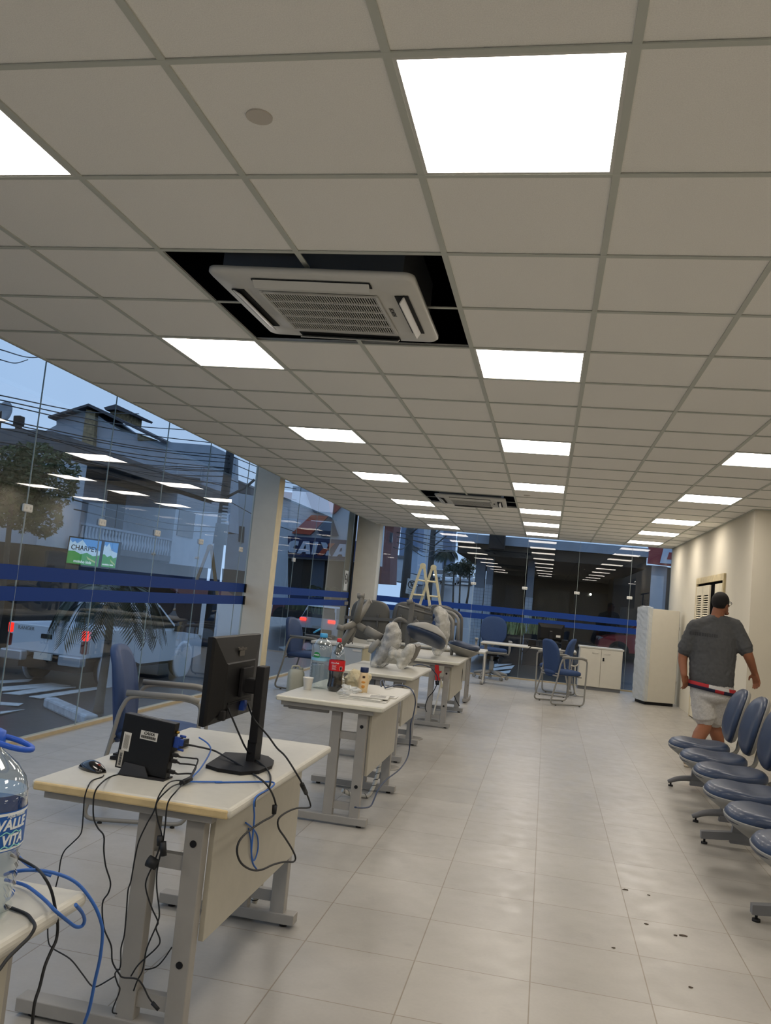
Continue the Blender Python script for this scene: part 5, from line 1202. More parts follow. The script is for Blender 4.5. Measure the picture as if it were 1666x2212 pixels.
f = MB(); f.box2((XH - 1.9, 21.4, zr0 - .2), (XH, yw_, zr0)); f.build('balcony_floor', M_SLAB, hs, world=True)
f = MB(); f.box2((XH - .12, 21.4, zr1 - .07), (XH, yw_, zr1)); rl = f.build('balcony_rail', M_H1, hs, world=True)
nb = 30; f = MB(); f.lathe([(.05, 0), (.03, .06), (.07, .22), (.03, .40), (.045, .5), (.03, zr1 - zr0 - .07)], (0, 0, 0), 8); b0_ = f.build('baluster', M_H2, rl)
for k in range(nb):
    b_ = b0_ if k == 0 else b0_.copy()
    if k: COL.objects.link(b_); b_.parent = rl
    b_.location = Vector((XH - .06, 21.6 + (yw_ - 21.8) * k / (nb - 1), zr0)) - wloc(rl)
for y0_, y1_, z0_, z1_ in ((22.6, 23.8, zr0, zr0 + 2.1), (26.0, 27.3, zr0, zr0 + 2.1)): f = MB(); f.box2((XH - 1.92, y0_, z0_), (XH - 1.86, y1_, z1_)); f.build('balcony_door', M_WIN, hs, world=True)
ya, yb_ = at_x(385, 1130, XH).y, at_x(420, 1130, XH).y
f = MB(); f.box2((XH - .04, ya, at_x(400, 1160, XH).z), (XH + .01, yb_, at_x(400, 1104, XH).z)); f.build('side_window', M_WIN, hs, world=True)
f = MB(); f.box2((XH - 1.9, 19.4, -1.1), (XH - .4, 32, zr0 - .2)); f.build('shop_front', M_SHOPD, hs, world=True)
f = MB(); f.prism([(XH - .35, 27.5, 1.2), (XH + .9, 27.5, .55), (XH + .9, 27.5, .48), (XH - .35, 27.5, 1.1)], (0, 5.5, 0)); f.build('red_awning', mat('awning_red', '#5e2b2b', .8), hs, world=True)
f = MB(); f.box2((XH + .0, 29.6, .4), (XH + .12, 31.0, 1.75)); sg_ = f.build('shop_sign', mat('sign_slate', '#3a444f', .6), hs, world=True)
text('lettering', 'uDoc', .42, frame_M((XH + .13, 30.3, 1.05), (0, 1, 0), (0, 0, 1)), M_H2, sg_, .01, world=True)
t = thing('dark_shop', 'dark low shop front behind the street tree at the left edge', 'shop', (-17, 12, -1.1))
f = MB(); f.box2((-18.5, 3, -1.1), (-15.2, 18.7, at_x(60, 1180, -15.2).z)); f.build('shop_front', M_SHOPD, t, world=True)
f = MB(); f.box2((-18.5, 3, at_x(60, 1180, -15.2).z), (-15.6, 18.7, at_x(60, 1180, -15.2).z + .35)); f.build('flat_roof', M_SLAB, t, world=True)
# neighbour further on
t = thing('neighbour_building', 'pale two-storey building behind the utility pole, left of the pillar', 'building', (-15, 40, -1.1))
f = MB(); poly(f, [(497, 1062), (556, 1072), (556, 1290), (480, 1290)], 38, 5); f.build('wall', M_H2, t, world=True)
f = MB(); poly(f, [(497, 1046), (508, 1034), (541, 1052), (541, 1068), (497, 1060)], 38.4, 4); f.build('roof', M_ROOFT, t, world=True)
f = MB(); poly(f, [(517, 1136), (528, 1138), (526, 1172), (515, 1170)], 37.95, .1); f.build('window', M_WIN, t, world=True)
f = MB(); poly(f, [(480, 1228), (552, 1236), (552, 1300), (478, 1300)], 37.9, .1); f.build('shop_front', M_SHOPD, t, world=True)
# far left chimney and dish
t = thing('flue_chimney', 'black chimney flue on the roof left of the stone pier', 'chimney', at_y(38, 962, 31))
f = MB(); f.bar(at_y(36, 962, 31), at_y(41, 915, 31), .2, .2); f.build('flue', M_BLACK2, t, world=True)
f = MB(); f.bar(at_y(40, 920, 31), at_y(42, 899, 31), .36, .36, (0, 0, 1), .05); f.build('cowl', M_BLACK2, t, world=True)
t = thing('satellite_dish', 'satellite dish at the left edge beside the black chimney flue', 'satellite dish', at_y(2, 905, 30))
f = MB(); f.lathe([(.02, 0), (.3, .04), (.5, .14), (.5, .155), (.3, .055), (.02, .012)], at_y(2, 888, 30), 20, Matrix.Rotation(1.9, 4, 'Y')); f.build('dish', M_H2, t, world=True)
f = MB(); f.sweep([at_y(2, 888, 30), at_y(-2, 960, 30)], .04, 8); f.build('mast', M_BLACK2, t, world=True)
# advertising screens on the house front
def screen(lab, pts, Y, words):
    P = [at_y(x, y, Y) for x, y in pts]; t = thing('advertising_screen', lab, 'screen', P[3] * 1, 0, 'lit advertising screens')
    c = (P[0] + P[1] + P[2] + P[3]) / 4; ux, uy = P[1] - P[0], P[0] - P[3]
    M = frame_M(c, ux, uy); w, h = ux.length, uy.length; o = Vector((0, 0, .002))
    f = MB(); f.box(M @ Vector((0, 0, -.06)), (w + .08, h + .08, .1), M.to_3x3().to_4x4()); f.build('housing', M_BLACK2, t, world=True)
    def em(n, c_): return mat(n, '#000000', .5, emit=c_, es=.75)
    def pl(nm, pp, m_, z): f = MB(); f.prism([M @ Vector((x * w, y * h, z)) for x, y in pp], M.to_3x3() @ Vector((0, 0, .002))); return f.build(nm, m_, t, world=True)
    pl('sky_area', [(-.5, -.5), (.5, -.5), (.5, .5), (-.5, .5)], em('screen_sky', '#4a86c8'), -.008)
    pl('cloud_area', [(-.5, .42), (-.4, .32), (-.33, .38), (-.25, .30), (-.1, .46), (.02, .3), (.1, .18), (.5, .1), (.5, -.2), (-.5, -.2)], em('screen_cloud', '#a9c4de'), -.005)
    pl('hill_area', [(-.5, -.5), (.5, -.5), (.5, -.06), (.3, -.12), (.1, -.02), (-.1, -.1), (-.3, .0), (-.5, -.02)], em('screen_hill', '#3d8a45'), -.002)
    pl('path_area', [(.1, -.15), (.2, -.22), (.45, -.34), (.45, -.40), (.15, -.26)], em('screen_path', '#9fb27a'), .001)
    for b_, s_, x_, y_, m_ in words: text('lettering', b_, s_, M @ Matrix.Translation((x_ * w, y_ * h, .004)), m_, t, .001, world=True, bold=.003)
INKB = mat('screen_ink', '#0a0f18', .6); INKW = mat('screen_white', '#000000', .5, emit='#d6e2ea', es=.7); INKR = mat('screen_pink', '#000000', .5, emit='#a85a8a', es=.6)
screen('wide lit shop screen with dark lettering above green hills, outside the left glass', [(151, 1161), (219, 1169.5), (211, 1223), (145, 1216)], 20.8, (('CHARPEY', .20, .0, .13, INKB), ('moinho kids', .115, .0, -.39, INKW)))
screen('narrow lit shop screen right of the wide one, outside the left glass', [(223, 1170), (256, 1174), (249, 1227), (215.5, 1223.5)], 20.9, (('moinho kids', .07, .0, -.4, INKW),))
# utility pole left of the pillar, and its transformer
M_POLE = mat('concrete_pole', '#35383b', .85, noise=.2, nscale=6)
def pole(lab, pts, Y, r, arms=(), extra=True):
    a, b = at_y(*pts[0], Y), at_y(*pts[1], Y); d = (b - a).normalized(); zz = gz(a.x, Y); a = a + d * ((zz - a.z) / d.z); a.z = zz
    t = thing('utility_pole', lab, 'utility pole', a); 
    f = MB(); f.sweep([a, b], [r, r * .75], 12); f.build('pole', M_POLE, t, world=True)
    for (x0, y0), (x1, y1) in arms: f = MB(); f.sweep([at_y(x0, y0, Y - .2), at_y(x1, y1, Y - .2)], .05, 6); f.build('bracket_arm', M_POLE, t, world=True)
    return t, a, b
t, a_, b_ = pole('dark utility pole with transformer in front of the pale building', ((463, 1262), (498, 972)), 27, .2, (((492, 1073), (532, 1052)), ((532, 1052), (550, 1036))))
f = MB(); f.cyl(at_y(474, 1176, 26.7), at_y(481, 1132, 26.7), .24, n=14); f.build('transformer', M_POLE, t, world=True)
for k in range(6): f = MB(); f.bar(at_y(482 - k * .8, 1094 + k * 7, 26.7), at_y(492 - k * .8, 1095 + k * 7, 26.7), .06, .06); f.build('insulator', M_H2, t, world=True)
# ---------------------------------------------------------------- bank building across the street
M_BKP = mat('bank_panel', '#c3cad2', .6, noise=.04); M_BLUES = mat('sign_blue', '#14264f', .5); M_ORNG = mat('sign_orange', '#a84a32', .5); M_LOGOB = mat('logo_navy', '#25324b', .5); M_SIGNW = mat('sign_letter', '#b6c2d2', .5)
YB2 = 46
t = thing('bank_building', 'bank building with big blue and orange sign across the street', 'building', at_y(700, 1300, YB2 + 2)); t.location.z = -1.0
f = MB(); poly(f, [(633, 1050), (800, 1062), (790, 1215), (615, 1205)], YB2, 5); f.build('facade_panel', M_BKP, t, world=True)
f = MB(); poly(f, [(590, 1058), (634, 1064), (620, 1200), (575, 1196)], YB2 + 3, 3); f.build('side_wall', M_H2, t, world=True)
f = MB(); poly(f, [(610, 1062), (630, 1064), (629, 1079), (608, 1076)], YB2 + 2.8, .3); f.build('brick_patch', mat('old_brick', '#6b3a30', .8), t, world=True)
f = MB(); poly(f, [(609, 1200), (790, 1214), (778, 1345), (585, 1332)], YB2 + .6, 4); sf = f.build('shop_front', M_SHOPD, t, world=True)
f = MB(); poly(f, [(674, 1210), (702, 1212), (696, 1292), (668, 1290)], YB2 + .5, .1); f.build('poster_pane', mat('pane_grey', '#5d6b7c', .3), sf, world=True)
f = MB(); poly(f, [(614, 1156.8), (790, 1170), (785, 1213), (610, 1200)], YB2 - .4, .4); sb = f.build('sign_board', M_BLUES, t, world=True)
for nm, pts, m_ in (('emblem_piece', [(660.7, 1063.5), (703, 1063), (715, 1110), (679, 1108), (675, 1103)], M_LOGOB), ('emblem_piece', [(705, 1058), (742, 1088), (727, 1104), (720, 1110), (714.5, 1110)], M_ORNG), ('emblem_piece', [(630.4, 1151.7), (672.6, 1112.6), (709.8, 1114.5), (670, 1155)], M_ORNG), ('emblem_piece', [(711, 1115), (717, 1119.6), (730, 1157), (693.4, 1158), (686, 1146)], M_LOGOB)):
    f = MB(); poly(f, pts, YB2 - .25, .25); f.build(nm, m_, t, world=True)
ex = (at_y(749.6, 1166.9, YB2) - at_y(614, 1156.8, YB2)).normalized()
def sl(pts, m_): f = MB(); poly(f, pts, YB2 - .46, .06); return f.build('letter', m_, sb, world=True)
def L4(pts): return [(580 + x / 7.933, 1020 + y / 7.933) for x, y in pts]
sl(L4([(520, 1185), (505, 1260), (470, 1250), (440, 1262), (425, 1290), (435, 1320), (470, 1320), (480, 1310), (470, 1370), (420, 1383), (360, 1370), (325, 1320), (330, 1250), (375, 1190), (440, 1165)]), M_SIGNW)
sl(L4([(600, 1180), (700, 1185), (715, 1405), (640, 1400), (640, 1368), (580, 1365), (560, 1395), (485, 1390)]), M_SIGNW); sl(L4([(628, 1250), (640, 1250), (640, 1312), (600, 1312)]), M_BLUES)
sl(L4([(775, 1190), (855, 1195), (800, 1412), (735, 1408)]), M_SIGNW)
sl(L4([(900, 1200), (985, 1205), (1045, 1300), (1000, 1315), (940, 1300)]), M_SIGNW); sl(L4([(1020, 1330), (1065, 1430), (975, 1428), (1000, 1350)]), M_SIGNW)
sl(L4([(1035, 1215), (1135, 1222), (1010, 1350), (925, 1430), (830, 1420), (935, 1310), (1000, 1310)]), M_ORNG)
sl(L4([(1220, 1228), (1325, 1235), (1335, 1452), (1265, 1448), (1260, 1410), (1200, 1408), (1170, 1445), (1095, 1440)]), M_SIGNW); sl(L4([(1240, 1300), (1262, 1300), (1262, 1362), (1215, 1360)]), M_BLUES)
for k, (px, py, s_) in enumerate(((676, 1290, 1.1), (713, 1292, .9))):
    p = at_y(px, py, YB2 - .8); palm('potted_palm', 'potted palm in front of the bank, %s of the two' % ('left' if k == 0 else 'right'), (p.x, p.y, gz(p.x, p.y)), p.z - gz(p.x, p.y) + .5, 9, .8 * s_, 31 + k, .9, .09, M_LEAF)
# ---------------------------------------------------------------- buildings up the street
for nm, lab, pts, Y, dy, m_, wins in (('brick_house', 'red brick house at the street corner right of the white pillar', [(790, 1125), (852, 1132), (844, 1200), (842, 1262), (790, 1258)], 62, 3, mat('red_brick', '#6e4440', .85, noise=.2, nscale=6), (((843, 1150), (849, 1151), (847, 1172), (841, 1171)),)),
        ('white_shop', 'low white shop wall behind the first street pole', [(848, 1203), (888, 1208), (884, 1258), (842, 1254)], 88, 10, M_H2, ()),
        ('blue_block', 'blue apartment block behind the street poles', [(869, 1110), (906, 1112), (896, 1262), (858, 1258)], 105, 5, mat('blue_render', '#6c7f9c', .85), (((877, 1144), (891, 1146), (890, 1153), (876, 1152)),)),
        ('pale_block', 'pale tall apartment block above the stepladder', [(904, 1105), (966, 1112), (952, 1262), (893, 1258)], 135, 5, mat('pale_block', '#a9b4c2', .85), ()),
        ('narrow_tower', 'narrow grey tower behind the tall palm', [(960, 1110), (981, 1112), (974, 1230), (955, 1228)], 100, 4, mat('tower_grey', '#66738a', .85), ()),
        ('sign_shop', 'shop with white box sign behind the street pole', [(880, 1183), (903, 1190), (900, 1240), (876, 1236)], 80, 6, mat('shop_white', '#9db0c6', .8), ())):
    t = thing(nm, lab, 'building', at_y(*pts[-1], Y)); f = MB(); poly(f, pts, Y, dy); f.build('wall', m_, t, world=True)
    for wq in wins: f = MB(); poly(f, wq, Y - .1, .15); f.build('window', M_WIN, t, world=True)
    f = MB(); q = sorted(pts, key=lambda p_: p_[1])[:2]; a1, a2_ = at_y(*q[0], Y), at_y(*q[1], Y); f.bar(a1 + Vector((0, 0, .1)), a2_ + Vector((0, 0, .1)), .5, .3); f.build('cornice', M_SLAB, t, world=True)
pole('tall dark street pole nearest the pillar, seen through the far window', ((876, 1262), (889, 1112)), 44, .27, (((885, 1155), (905, 1138)),))
pole('slimmer dark street pole behind the stepladder', ((930, 1232), (939, 1112)), 62, .26, (((937, 1180), (965, 1157)), ((938, 1155), (955, 1142))))
# parking sign
t = thing('parking_sign', 'white no-parking sign on the pavement behind the stepladder', 'road sign', at_y(889, 1300, 27)); zz = gz(t.location.x, 27); t.location.z = zz
c = at_y(889.5, 1267, 27); M = frame_M(c, at_y(899, 1268.5, 27) - c, at_y(891, 1250, 27) - c)
f = MB(); f.box(c, (.36, .52, .02), M.to_3x3().to_4x4(), .008); pn = f.build('plate', M_ROADW, t, world=True)
f = MB(); f.sweep([M @ Vector((.125 * math.cos(a), .07 + .125 * math.sin(a), .015)) for a in [2 * math.pi * k / 22 for k in range(22)]], .015, 6, closed=True); f.bar(M @ Vector((-.09, .16, .015)), M @ Vector((.09, -.02, .015)), .025, .01, (0, 1, 0)); f.build('ring', M_BLACK2, pn, world=True)
text('lettering', 'E', .2, M @ Matrix.Translation((0, .07, .012)), M_BLACK2, pn, .004, world=True, bold=.006)
for k in range(2): f = MB(); f.box(M @ Vector((0, -.13 - .07 * k, .012)), (.24 - .05 * k, .03, .004), M.to_3x3().to_4x4()); f.build('small_print', M_SHELL, pn, world=True)
f = MB(); f.sweep([Vector((c.x, 27.03, zz)), Vector((c.x, 27.03, c.z + .2))], .025, 8); f.build('post', M_SHELL, t, world=True)
# ---------------------------------------------------------------- covered building opposite the far window
M_TILEW = mat('white_wall_tile', '#a3acb6', .35, noise=.05, nscale=3); M_COLG = mat('grey_column', '#6f7680', .8, noise=.08); M_BEAM = mat('dirty_beam', '#332f2b', .9, noise=.3, nscale=3); M_FASC = mat('fascia_grey', '#8a94a0', .8, noise=.1, nscale=3)
t = thing('covered_building', 'large dark building with grey canopy and tiled columns opposite the far window', 'building', (1.5, 31, -.25))
YC = 25.5
x0c, x1c = at_y(985, 1190, YC).x, at_y(1398, 1250, YC).x; ztp = at_y(1100, 1160, YC).z; zlo = at_y(1100, 1179, YC).z; zbm = at_y(1100, 1203, YC).z
f = MB(); f.box2((x0c, YC, zlo), (x1c, 48, ztp)); f.build('canopy_roof', M_FASC, t, world=True)
f = MB(); f.box2((x0c + .03, YC + .15, zbm), (x1c - .03, 48, zlo)); f.build('edge_beam', M_BEAM, t, world=True)
f = MB(); f.box2((at_y(1022, 1200, YC).x, 36.2, -.3), (at_y(1402, 1300, 36.4).x, 36.6, zlo + .4)); f.box2((x1c - .4, YC + 8, -.3), (x1c - .03, 36.2, zbm)); f.build('shop_wall', mat('dark_hall', '#1a1816', .6), t, world=True)  # wall coloured near-black in place of the shade inside the hall
f = MB(); f.box2((at_y(1022, 1200, YC).x, YC + 1.4, -.3), (at_y(1300, 1300, YC).x, 36.2, -.10)); f.build('terrace_floor', M_PAVE, t, world=True)
for a, b, zs, lab in ((1022, 1043, 1268, ''), (1046, 1060, 1262, ''), (1135, 1150, 1290, '')):
    Yq = YC + 1.0; xa, xb = at_y(a, 1300, Yq).x, at_y(b, 1300, Yq).x; zq = at_y(a, zs, Yq).z
    f = MB(); f.box2((xa, Yq, zq), (xb, Yq + .35, zbm)); c_ = f.build('column', M_COLG, t, world=True)
    f = MB(); f.box2((xa - .005, Yq - .012, -.3), (xb + .005, Yq + .36, zq)); f.build('tile_cladding', M_TILEW, c_, world=True)
    f = MB(); z = -.2
    while z < zq: f.box2((xa - .006, Yq - .014, z), (xb + .006, Yq - .011, z + .008)); z += .105
    x = xa + .1
    while x < xb: f.box2((x, Yq - .014, -.3), (x + .008, Yq - .011, zq)); x += .105
    f.build('tile_joint', M_COLG, c_, world=True)
f = MB(); f.box2((at_y(1060, 1160, YC).x, YC - .5, at_y(1070, 1187, YC).z), (at_y(1093, 1160, YC).x, YC + .02, ztp + .3)); f.build('equipment_box', M_BLACK2, t, world=True)
f = MB(); f.ball(at_y(1276, 1284, 35.5), .05, 12); f.build('lamp_bulb', mat('bulb', '#ffffff', .5, emit='#fff4dd', es=4), t, world=True)
for a, b in ((1090, 1128), (1160, 1230), (1240, 1330)):
    f = MB(); f.box2((at_y(a, 1300, 36.1).x, 36.1, .1), (at_y(b, 1300, 36.1).x, 36.19, 2.3)); f.build('display_window', M_WIN, t, world=True)
# neighbouring shop with red sign
t = thing('red_sign_shop', 'grey shop with red sign bearing a white letter, right end of the far window', 'shop', (at_y(1420, 1300, 41).x, 41, -.25))
f = MB(); f.box2((at_y(1397, 1260, 41).x, 41, -.3), (at_y(1440, 1260, 41).x, 44, at_y(1420, 1222, 41).z)); f.build('pier', M_FASC, t, world=True)
f = MB(); f.box2((at_y(1440, 1260, 41).x, 41.6, -.3), (at_y(1530, 1260, 41).x, 44, at_y(1420, 1222, 41).z)); f.build('shop_front', M_SHOPD, t, world=True)
f = MB(); f.box2((at_y(1402, 1290, 40.9).x, 40.9, -.2), (at_y(1432, 1290, 40.9).x, 41, at_y(1410, 1243, 40.9).z)); f.build('white_panel', M_H2, t, world=True)
f = MB(); f.prism([at_y(x, y, 40.6) for x, y in ((1402, 1180), (1530, 1192), (1528, 1232), (1400, 1217))], (0, .3, 0)); sb = f.build('sign_board', mat('sign_red', '#8a2f35', .5), t, world=True)
f = MB(); f.prism([at_y(x, y, 40.55) for x, y in ((1434, 1184), (1470, 1188), (1474, 1200), (1462, 1219), (1426, 1216))], (0, .05, 0)); l_ = f.build('letter', M_SIGNW, sb, world=True)
f = MB(); f.prism([at_y(x, y, 40.53) for x, y in ((1446, 1193), (1458, 1194), (1458, 1202), (1452, 1209), (1441, 1208))], (0, .02, 0)); f.build('letter_counter', MATS['sign_red'], l_, world=True)
# park bench and bin on the pavement
p = at_y(842, 1258, 50)
# ---------------------------------------------------------------- overhead wires
M_WIRE = mat('cable_black', '#15181c', .6)
WIRES = [((0, 777), (60, 777), 18, 24), ((0, 755), (110, 768), 17, 25), ((0, 854), (300, 894), 16, 26), ((0, 864), (420, 930), 16, 27), ((0, 872), (470, 958), 17, 27), ((0, 905), (500, 985), 16, 27), ((0, 912), (500, 992), 18, 27), ((0, 925), (500, 1000), 16, 27), ((60, 940), (500, 1012), 17, 27), ((0, 955), (498, 1018), 16, 27), ((0, 962), (498, 1012), 17, 27), ((60, 970), (498, 1020), 17, 27), ((100, 985), (498, 1030), 17, 27), ((200, 998), (495, 1045), 18, 27), ((0, 910), (495, 1052), 16, 27), ((498, 985), (640, 1030), 27, 34), ((498, 1000), (640, 1046), 27, 34), ((498, 1020), (640, 1056), 27, 34), ((495, 1035), (640, 1080), 27, 34), ((490, 1080), (640, 1150), 27, 34),
    ((160, 1080), (480, 1140), 16, 27), ((160, 1100), (480, 1150), 16, 27), ((300, 1070), (482, 1110), 17, 27)]
for k, (a, b, Ya, Yb) in enumerate(WIRES):
    A, B = at_y(*a, Ya), at_y(*b, Yb); mid = (A + B) / 2 - Vector((0, 0, .06 * (A - B).length / 4)); f = MB(); f.sweep(spline([A, mid, B], 8), .016, 5)
    tag(f.build('overhead_wire', M_WIRE), 'thin black overhead wire across the sky outside the left glass', 'wire', 'overhead wires outside the left glass')
WR = [((858, 1150), (1045, 1172), 40, 62), ((858, 1160), (1045, 1180), 42, 62), ((858, 1172), (1000, 1190), 42, 62), ((888, 1150), (1045, 1160), 44, 60), ((887, 1165), (985, 1180), 44, 62), ((888, 1175), (937, 1190), 44, 62), ((888, 1185), (937, 1200), 44, 62), ((850, 1182), (888, 1170), 40, 44)]
for k, (a, b, Ya, Yb) in enumerate(WR):
    A, B = at_y(*a, Ya), at_y(*b, Yb); mid = (A + B) / 2 - Vector((0, 0, .25)); f = MB(); f.sweep(spline([A, mid, B], 8), .025, 5)
    tag(f.build('overhead_wire', M_WIRE), 'thin black overhead wire between street poles seen through the far window', 'wire', 'overhead wires seen through the far window')
# ================================================================ cables, traced where they lie
M_CABK = mat('cable_black', '#15181c', .6); M_CABB = mat('cable_blue', '#2f62b0', .5); M_CABN = mat('cable_navy', '#2b3a55', .5); M_CABW = mat('cable_white', '#c6c3b8', .5)
def C(pts, sc, ox, oy): return [(ox + x / sc, oy + y / sc) for x, y in pts]
def c2(p): return C(p, 3.5, 0, 1580)
def c3(p): return C(p, 3.204, 200, 1640)
def c4(p): return C(p, 3.332, 560, 1440)
def c5(p): return C(p, 3.612, 0, 1600)
def c6(p): return C(p, 5.553, 420, 1360)
def c7(p): return C(p, 7.573, 260, 1530)
def at(kind, pts, v):
    fn = {'x': at_x, 'y': at_y, 'z': at_z}[kind]
    if hasattr(v, '__len__'): n = len(pts); return [fn(*p, v[0] + (v[1] - v[0]) * k / max(1, n - 1)) for k, p in enumerate(pts)]
    return [fn(*p, v) for p in pts]
def cable(lab, pts, r, m, extra=None, name='cable', sub=5):
    pts = [Vector((p.x, p.y, max(p.z, r + .0005))) for p in pts]
    f = MB(); f.tube(pts, r, 8, sub)
    if extra is None: return tag(f.build(name, m), lab, 'cable')
    b = pts[0]; t = thing(name, lab, 'cable', (b.x, b.y, b.z)); f.build('cord', m, t, world=True)
    for nm, a, b_, rr in extra: f = MB(); f.cyl(a, b_, rr, rr * .9, 12); f.build(nm, m, t, world=True)
    return t
ZT_ = .7425
cable('thin mouse cable falling over the near left end of the desk', at('z', c2([(785, 330), (770, 345), (700, 370)]), ZT_) + at('y', c2([(668, 412), (640, 500), (630, 620), (620, 740), (600, 790), (540, 850), (490, 900), (460, 970), (440, 1100), (400, 1260), (365, 1425), (365, 1580), (400, 1640), (530, 1720), (620, 1830), (690, 1920), (740, 1925), (870, 1850)]), (1.07, 1.03)), .0021, M_CABK)
cable('keyboard cable hanging in waves from the near desk edge to the floor', at('z', c2([(1020, 298), (930, 318), (830, 345)]), ZT_) + at('y', c2([(752, 405), (715, 470), (705, 560), (710, 660), (740, 730), (785, 790), (785, 900), (800, 1020), (835, 1140), (820, 1220), (775, 1300), (785, 1480), (840, 1620), (850, 1740), (900, 1830), (930, 1860), (1030, 1870), (1080, 1920), (1130, 2020), (1190, 2090)]), (1.07, 1.12)), .0024, M_CABK, [('plug', *at('y', c2([(1150, 2050), (1200, 2105)]), 1.12), .006)])
cable('cable from the small computer passing behind the near desk post', at('z', c2([(1395, 372), (1320, 372)]), ZT_ + .004) + at('y', c2([(1262, 400), (1200, 490), (1165, 600), (1110, 700), (1050, 830), (1020, 960), (990, 1130), (968, 1205), (955, 1380), (940, 1540), (915, 1640), (910, 1780), (870, 1830), (890, 1910), (905, 1960), (850, 2110), (885, 2135)]), (1.07, 1.10)), .0022, M_CABK)
cable('cable with black power brick hanging between the near desk posts', at('z', c2([(1400, 395), (1340, 400)]), ZT_ + .004) + at('y', c2([(1275, 437), (1185, 540), (1190, 660), (1222, 780), (1205, 880), (1165, 990), (1105, 1130), (1110, 1220), (1150, 1340), (1195, 1440), (1180, 1490), (1210, 1580), (1180, 1640), (1050, 1760), (990, 1850)]), (1.07, 1.13)), .0023, M_CABK, [('adapter', *at('y', c2([(1212, 790), (1206, 862)]), 1.075), .009), ('power_plug', *at('y', c2([(1120, 975), (1185, 1010)]), 1.085), .017)])
cable('cable with ferrite lump hanging beside the near desk posts', at('z', c2([(1405, 380), (1380, 402)]), ZT_ + .004) + at('y', c2([(1335, 450), (1270, 540), (1250, 700), (1238, 800), (1225, 880), (1190, 1040), (1185, 1180), (1205, 1360), (1190, 1450), (1110, 1640), (1080, 1800), (1040, 1880), (1010, 1960)]), (1.068, 1.13)), .0023, M_CABK, [('ferrite', *at('y', c2([(1232, 835), (1238, 940)]), 1.077), .010)])
cable('cable curving along the floor right of the near desk posts', at('y', c2([(1300, 1630), (1240, 1720), (1180, 1780), (1100, 1800), (1040, 1795), (960, 1800), (880, 1800)]), (1.3, 1.22)), .0022, M_CABK)
X1 = -.352
va = at('z', c6([(40, 1400), (200, 1430), (330, 1500), (540, 1620), (700, 1730)]), (.79, ZT_)); va[0] = pc((.13, 0, .03)); va[1].z = .775
vb = at('x', c3([(1195, 165), (1245, 240), (1270, 320), (1265, 345), (1250, 390), (1180, 430), (1090, 490), (1020, 560), (1000, 640), (1030, 720), (1100, 765), (1170, 765), (1250, 730), (1330, 710), (1390, 710), (1405, 680), (1380, 620), (1330, 540), (1290, 480), (1285, 420), (1330, 375), (1410, 340), (1500, 335), (1505, 300), (1470, 210), (1430, 130)]), (X1, -.34))
vc = at('x', c6([(1100, 1530), (990, 1420), (880, 1270), (740, 1110), (680, 1000), (645, 890)]), (-.40, -.59))
cable('black video cable looping below the desk edge up to the monitor', va + vb + vc, .0034, M_CABK, [('ferrite', *at('x', c3([(1262, 318), (1256, 378)]), X1), .009), ('ferrite', *at('x', c3([(1450, 175), (1478, 235)]), -.34), .009)], 'video_cable', 4)
cable('black power cable running from the monitor back over the desk edge', at('x', c6([(390, 900), (430, 1000), (480, 1120), (540, 1260), (610, 1410)]), (-.61, -.53)) + at('z', c6([(690, 1520), (770, 1585), (850, 1650), (905, 1735)]), (.765, ZT_ + .003)) + at('x', c3([(1232, 150), (1215, 205), (1150, 250), (1125, 280), (1122, 330)]), (-.36, X1)), .0034, M_CABK, None, 'power_cable')
cable('blue network cable from the small computer across the nearest desk', at('z', c7([(1290, 480), (1400, 550), (1465, 620), (1475, 700)]), (.80, .775)) + at('z', c7([(1400, 850), (1290, 1010), (1200, 1100), (1140, 1190), (1200, 1202), (1660, 1205)]), (.76, ZT_ + .001)) + at('z', c3([(850, 160), (1000, 158), (1170, 156), (1240, 158)]), ZT_ + .001) + at('x', c3([(1258, 172), (1225, 205), (1125, 270), (1120, 400), (1110, 520), (1100, 640), (1110, 720), (1135, 760)]), X1), .0030, M_CABB, None, 'network_cable')
cable('blue network cable loop hanging on the nearest desk panel', at('x', c3([(1060, 440), (1100, 470), (1140, 530), (1145, 620), (1120, 700), (1100, 660), (1095, 560), (1080, 480)]), -.446), .0028, M_CABB, None, 'network_cable')
# corner desk
z0_ = .744
cable('thick blue cable arching off the corner desk down to the floor', at('z', c5([(40, 1045), (80, 1030), (200, 1010)]), (z0_ + .02, .79)) + at('y', c5([(330, 1015), (450, 1040), (560, 1085), (650, 1160), (740, 1290), (790, 1420), (800, 1520), (780, 1700), (740, 1880), (700, 2080), (650, 2230)]), (.30, .42)), .0036, M_CABB)
cable('blue cable loop drooping over the corner desk edge', at('z', c5([(40, 1085), (80, 1095), (200, 1130), (300, 1200), (370, 1262)]), (z0_ + .004, .75)) + at('x', c5([(430, 1325), (520, 1400), (590, 1450), (640, 1445), (660, 1400), (640, 1340), (590, 1280)]), (-.38, -.345)), .0036, M_CABB)
cable('short blue cable lying behind the water bottle on the corner desk', at('z', c5([(60, 830), (115, 870), (170, 930), (270, 1000), (400, 1055)]), (.80, z0_)), .0036, M_CABB)
cable('black cable hanging from the corner desk in front of the blue one', at('z', c5([(80, 890), (115, 905), (200, 945), (290, 1000)]), (.80, .79)) + at('x', c5([(350, 1070), (400, 1170), (430, 1300), (450, 1430), (440, 1550), (400, 1640), (350, 1760), (310, 1920), (270, 2050), (250, 2230)]), (-.40, -.375)), .0030, M_CABK)
cable('black cable bending over the corner desk edge beside the bottle base', at('z', c5([(40, 1288), (75, 1300), (200, 1350), (245, 1395)]), z0_) + at('x', c5([(272, 1450), (230, 1530), (150, 1610), (60, 1700), (0, 1780), (-60, 1840)]), (-.372, -.36)), .0034, M_CABK)
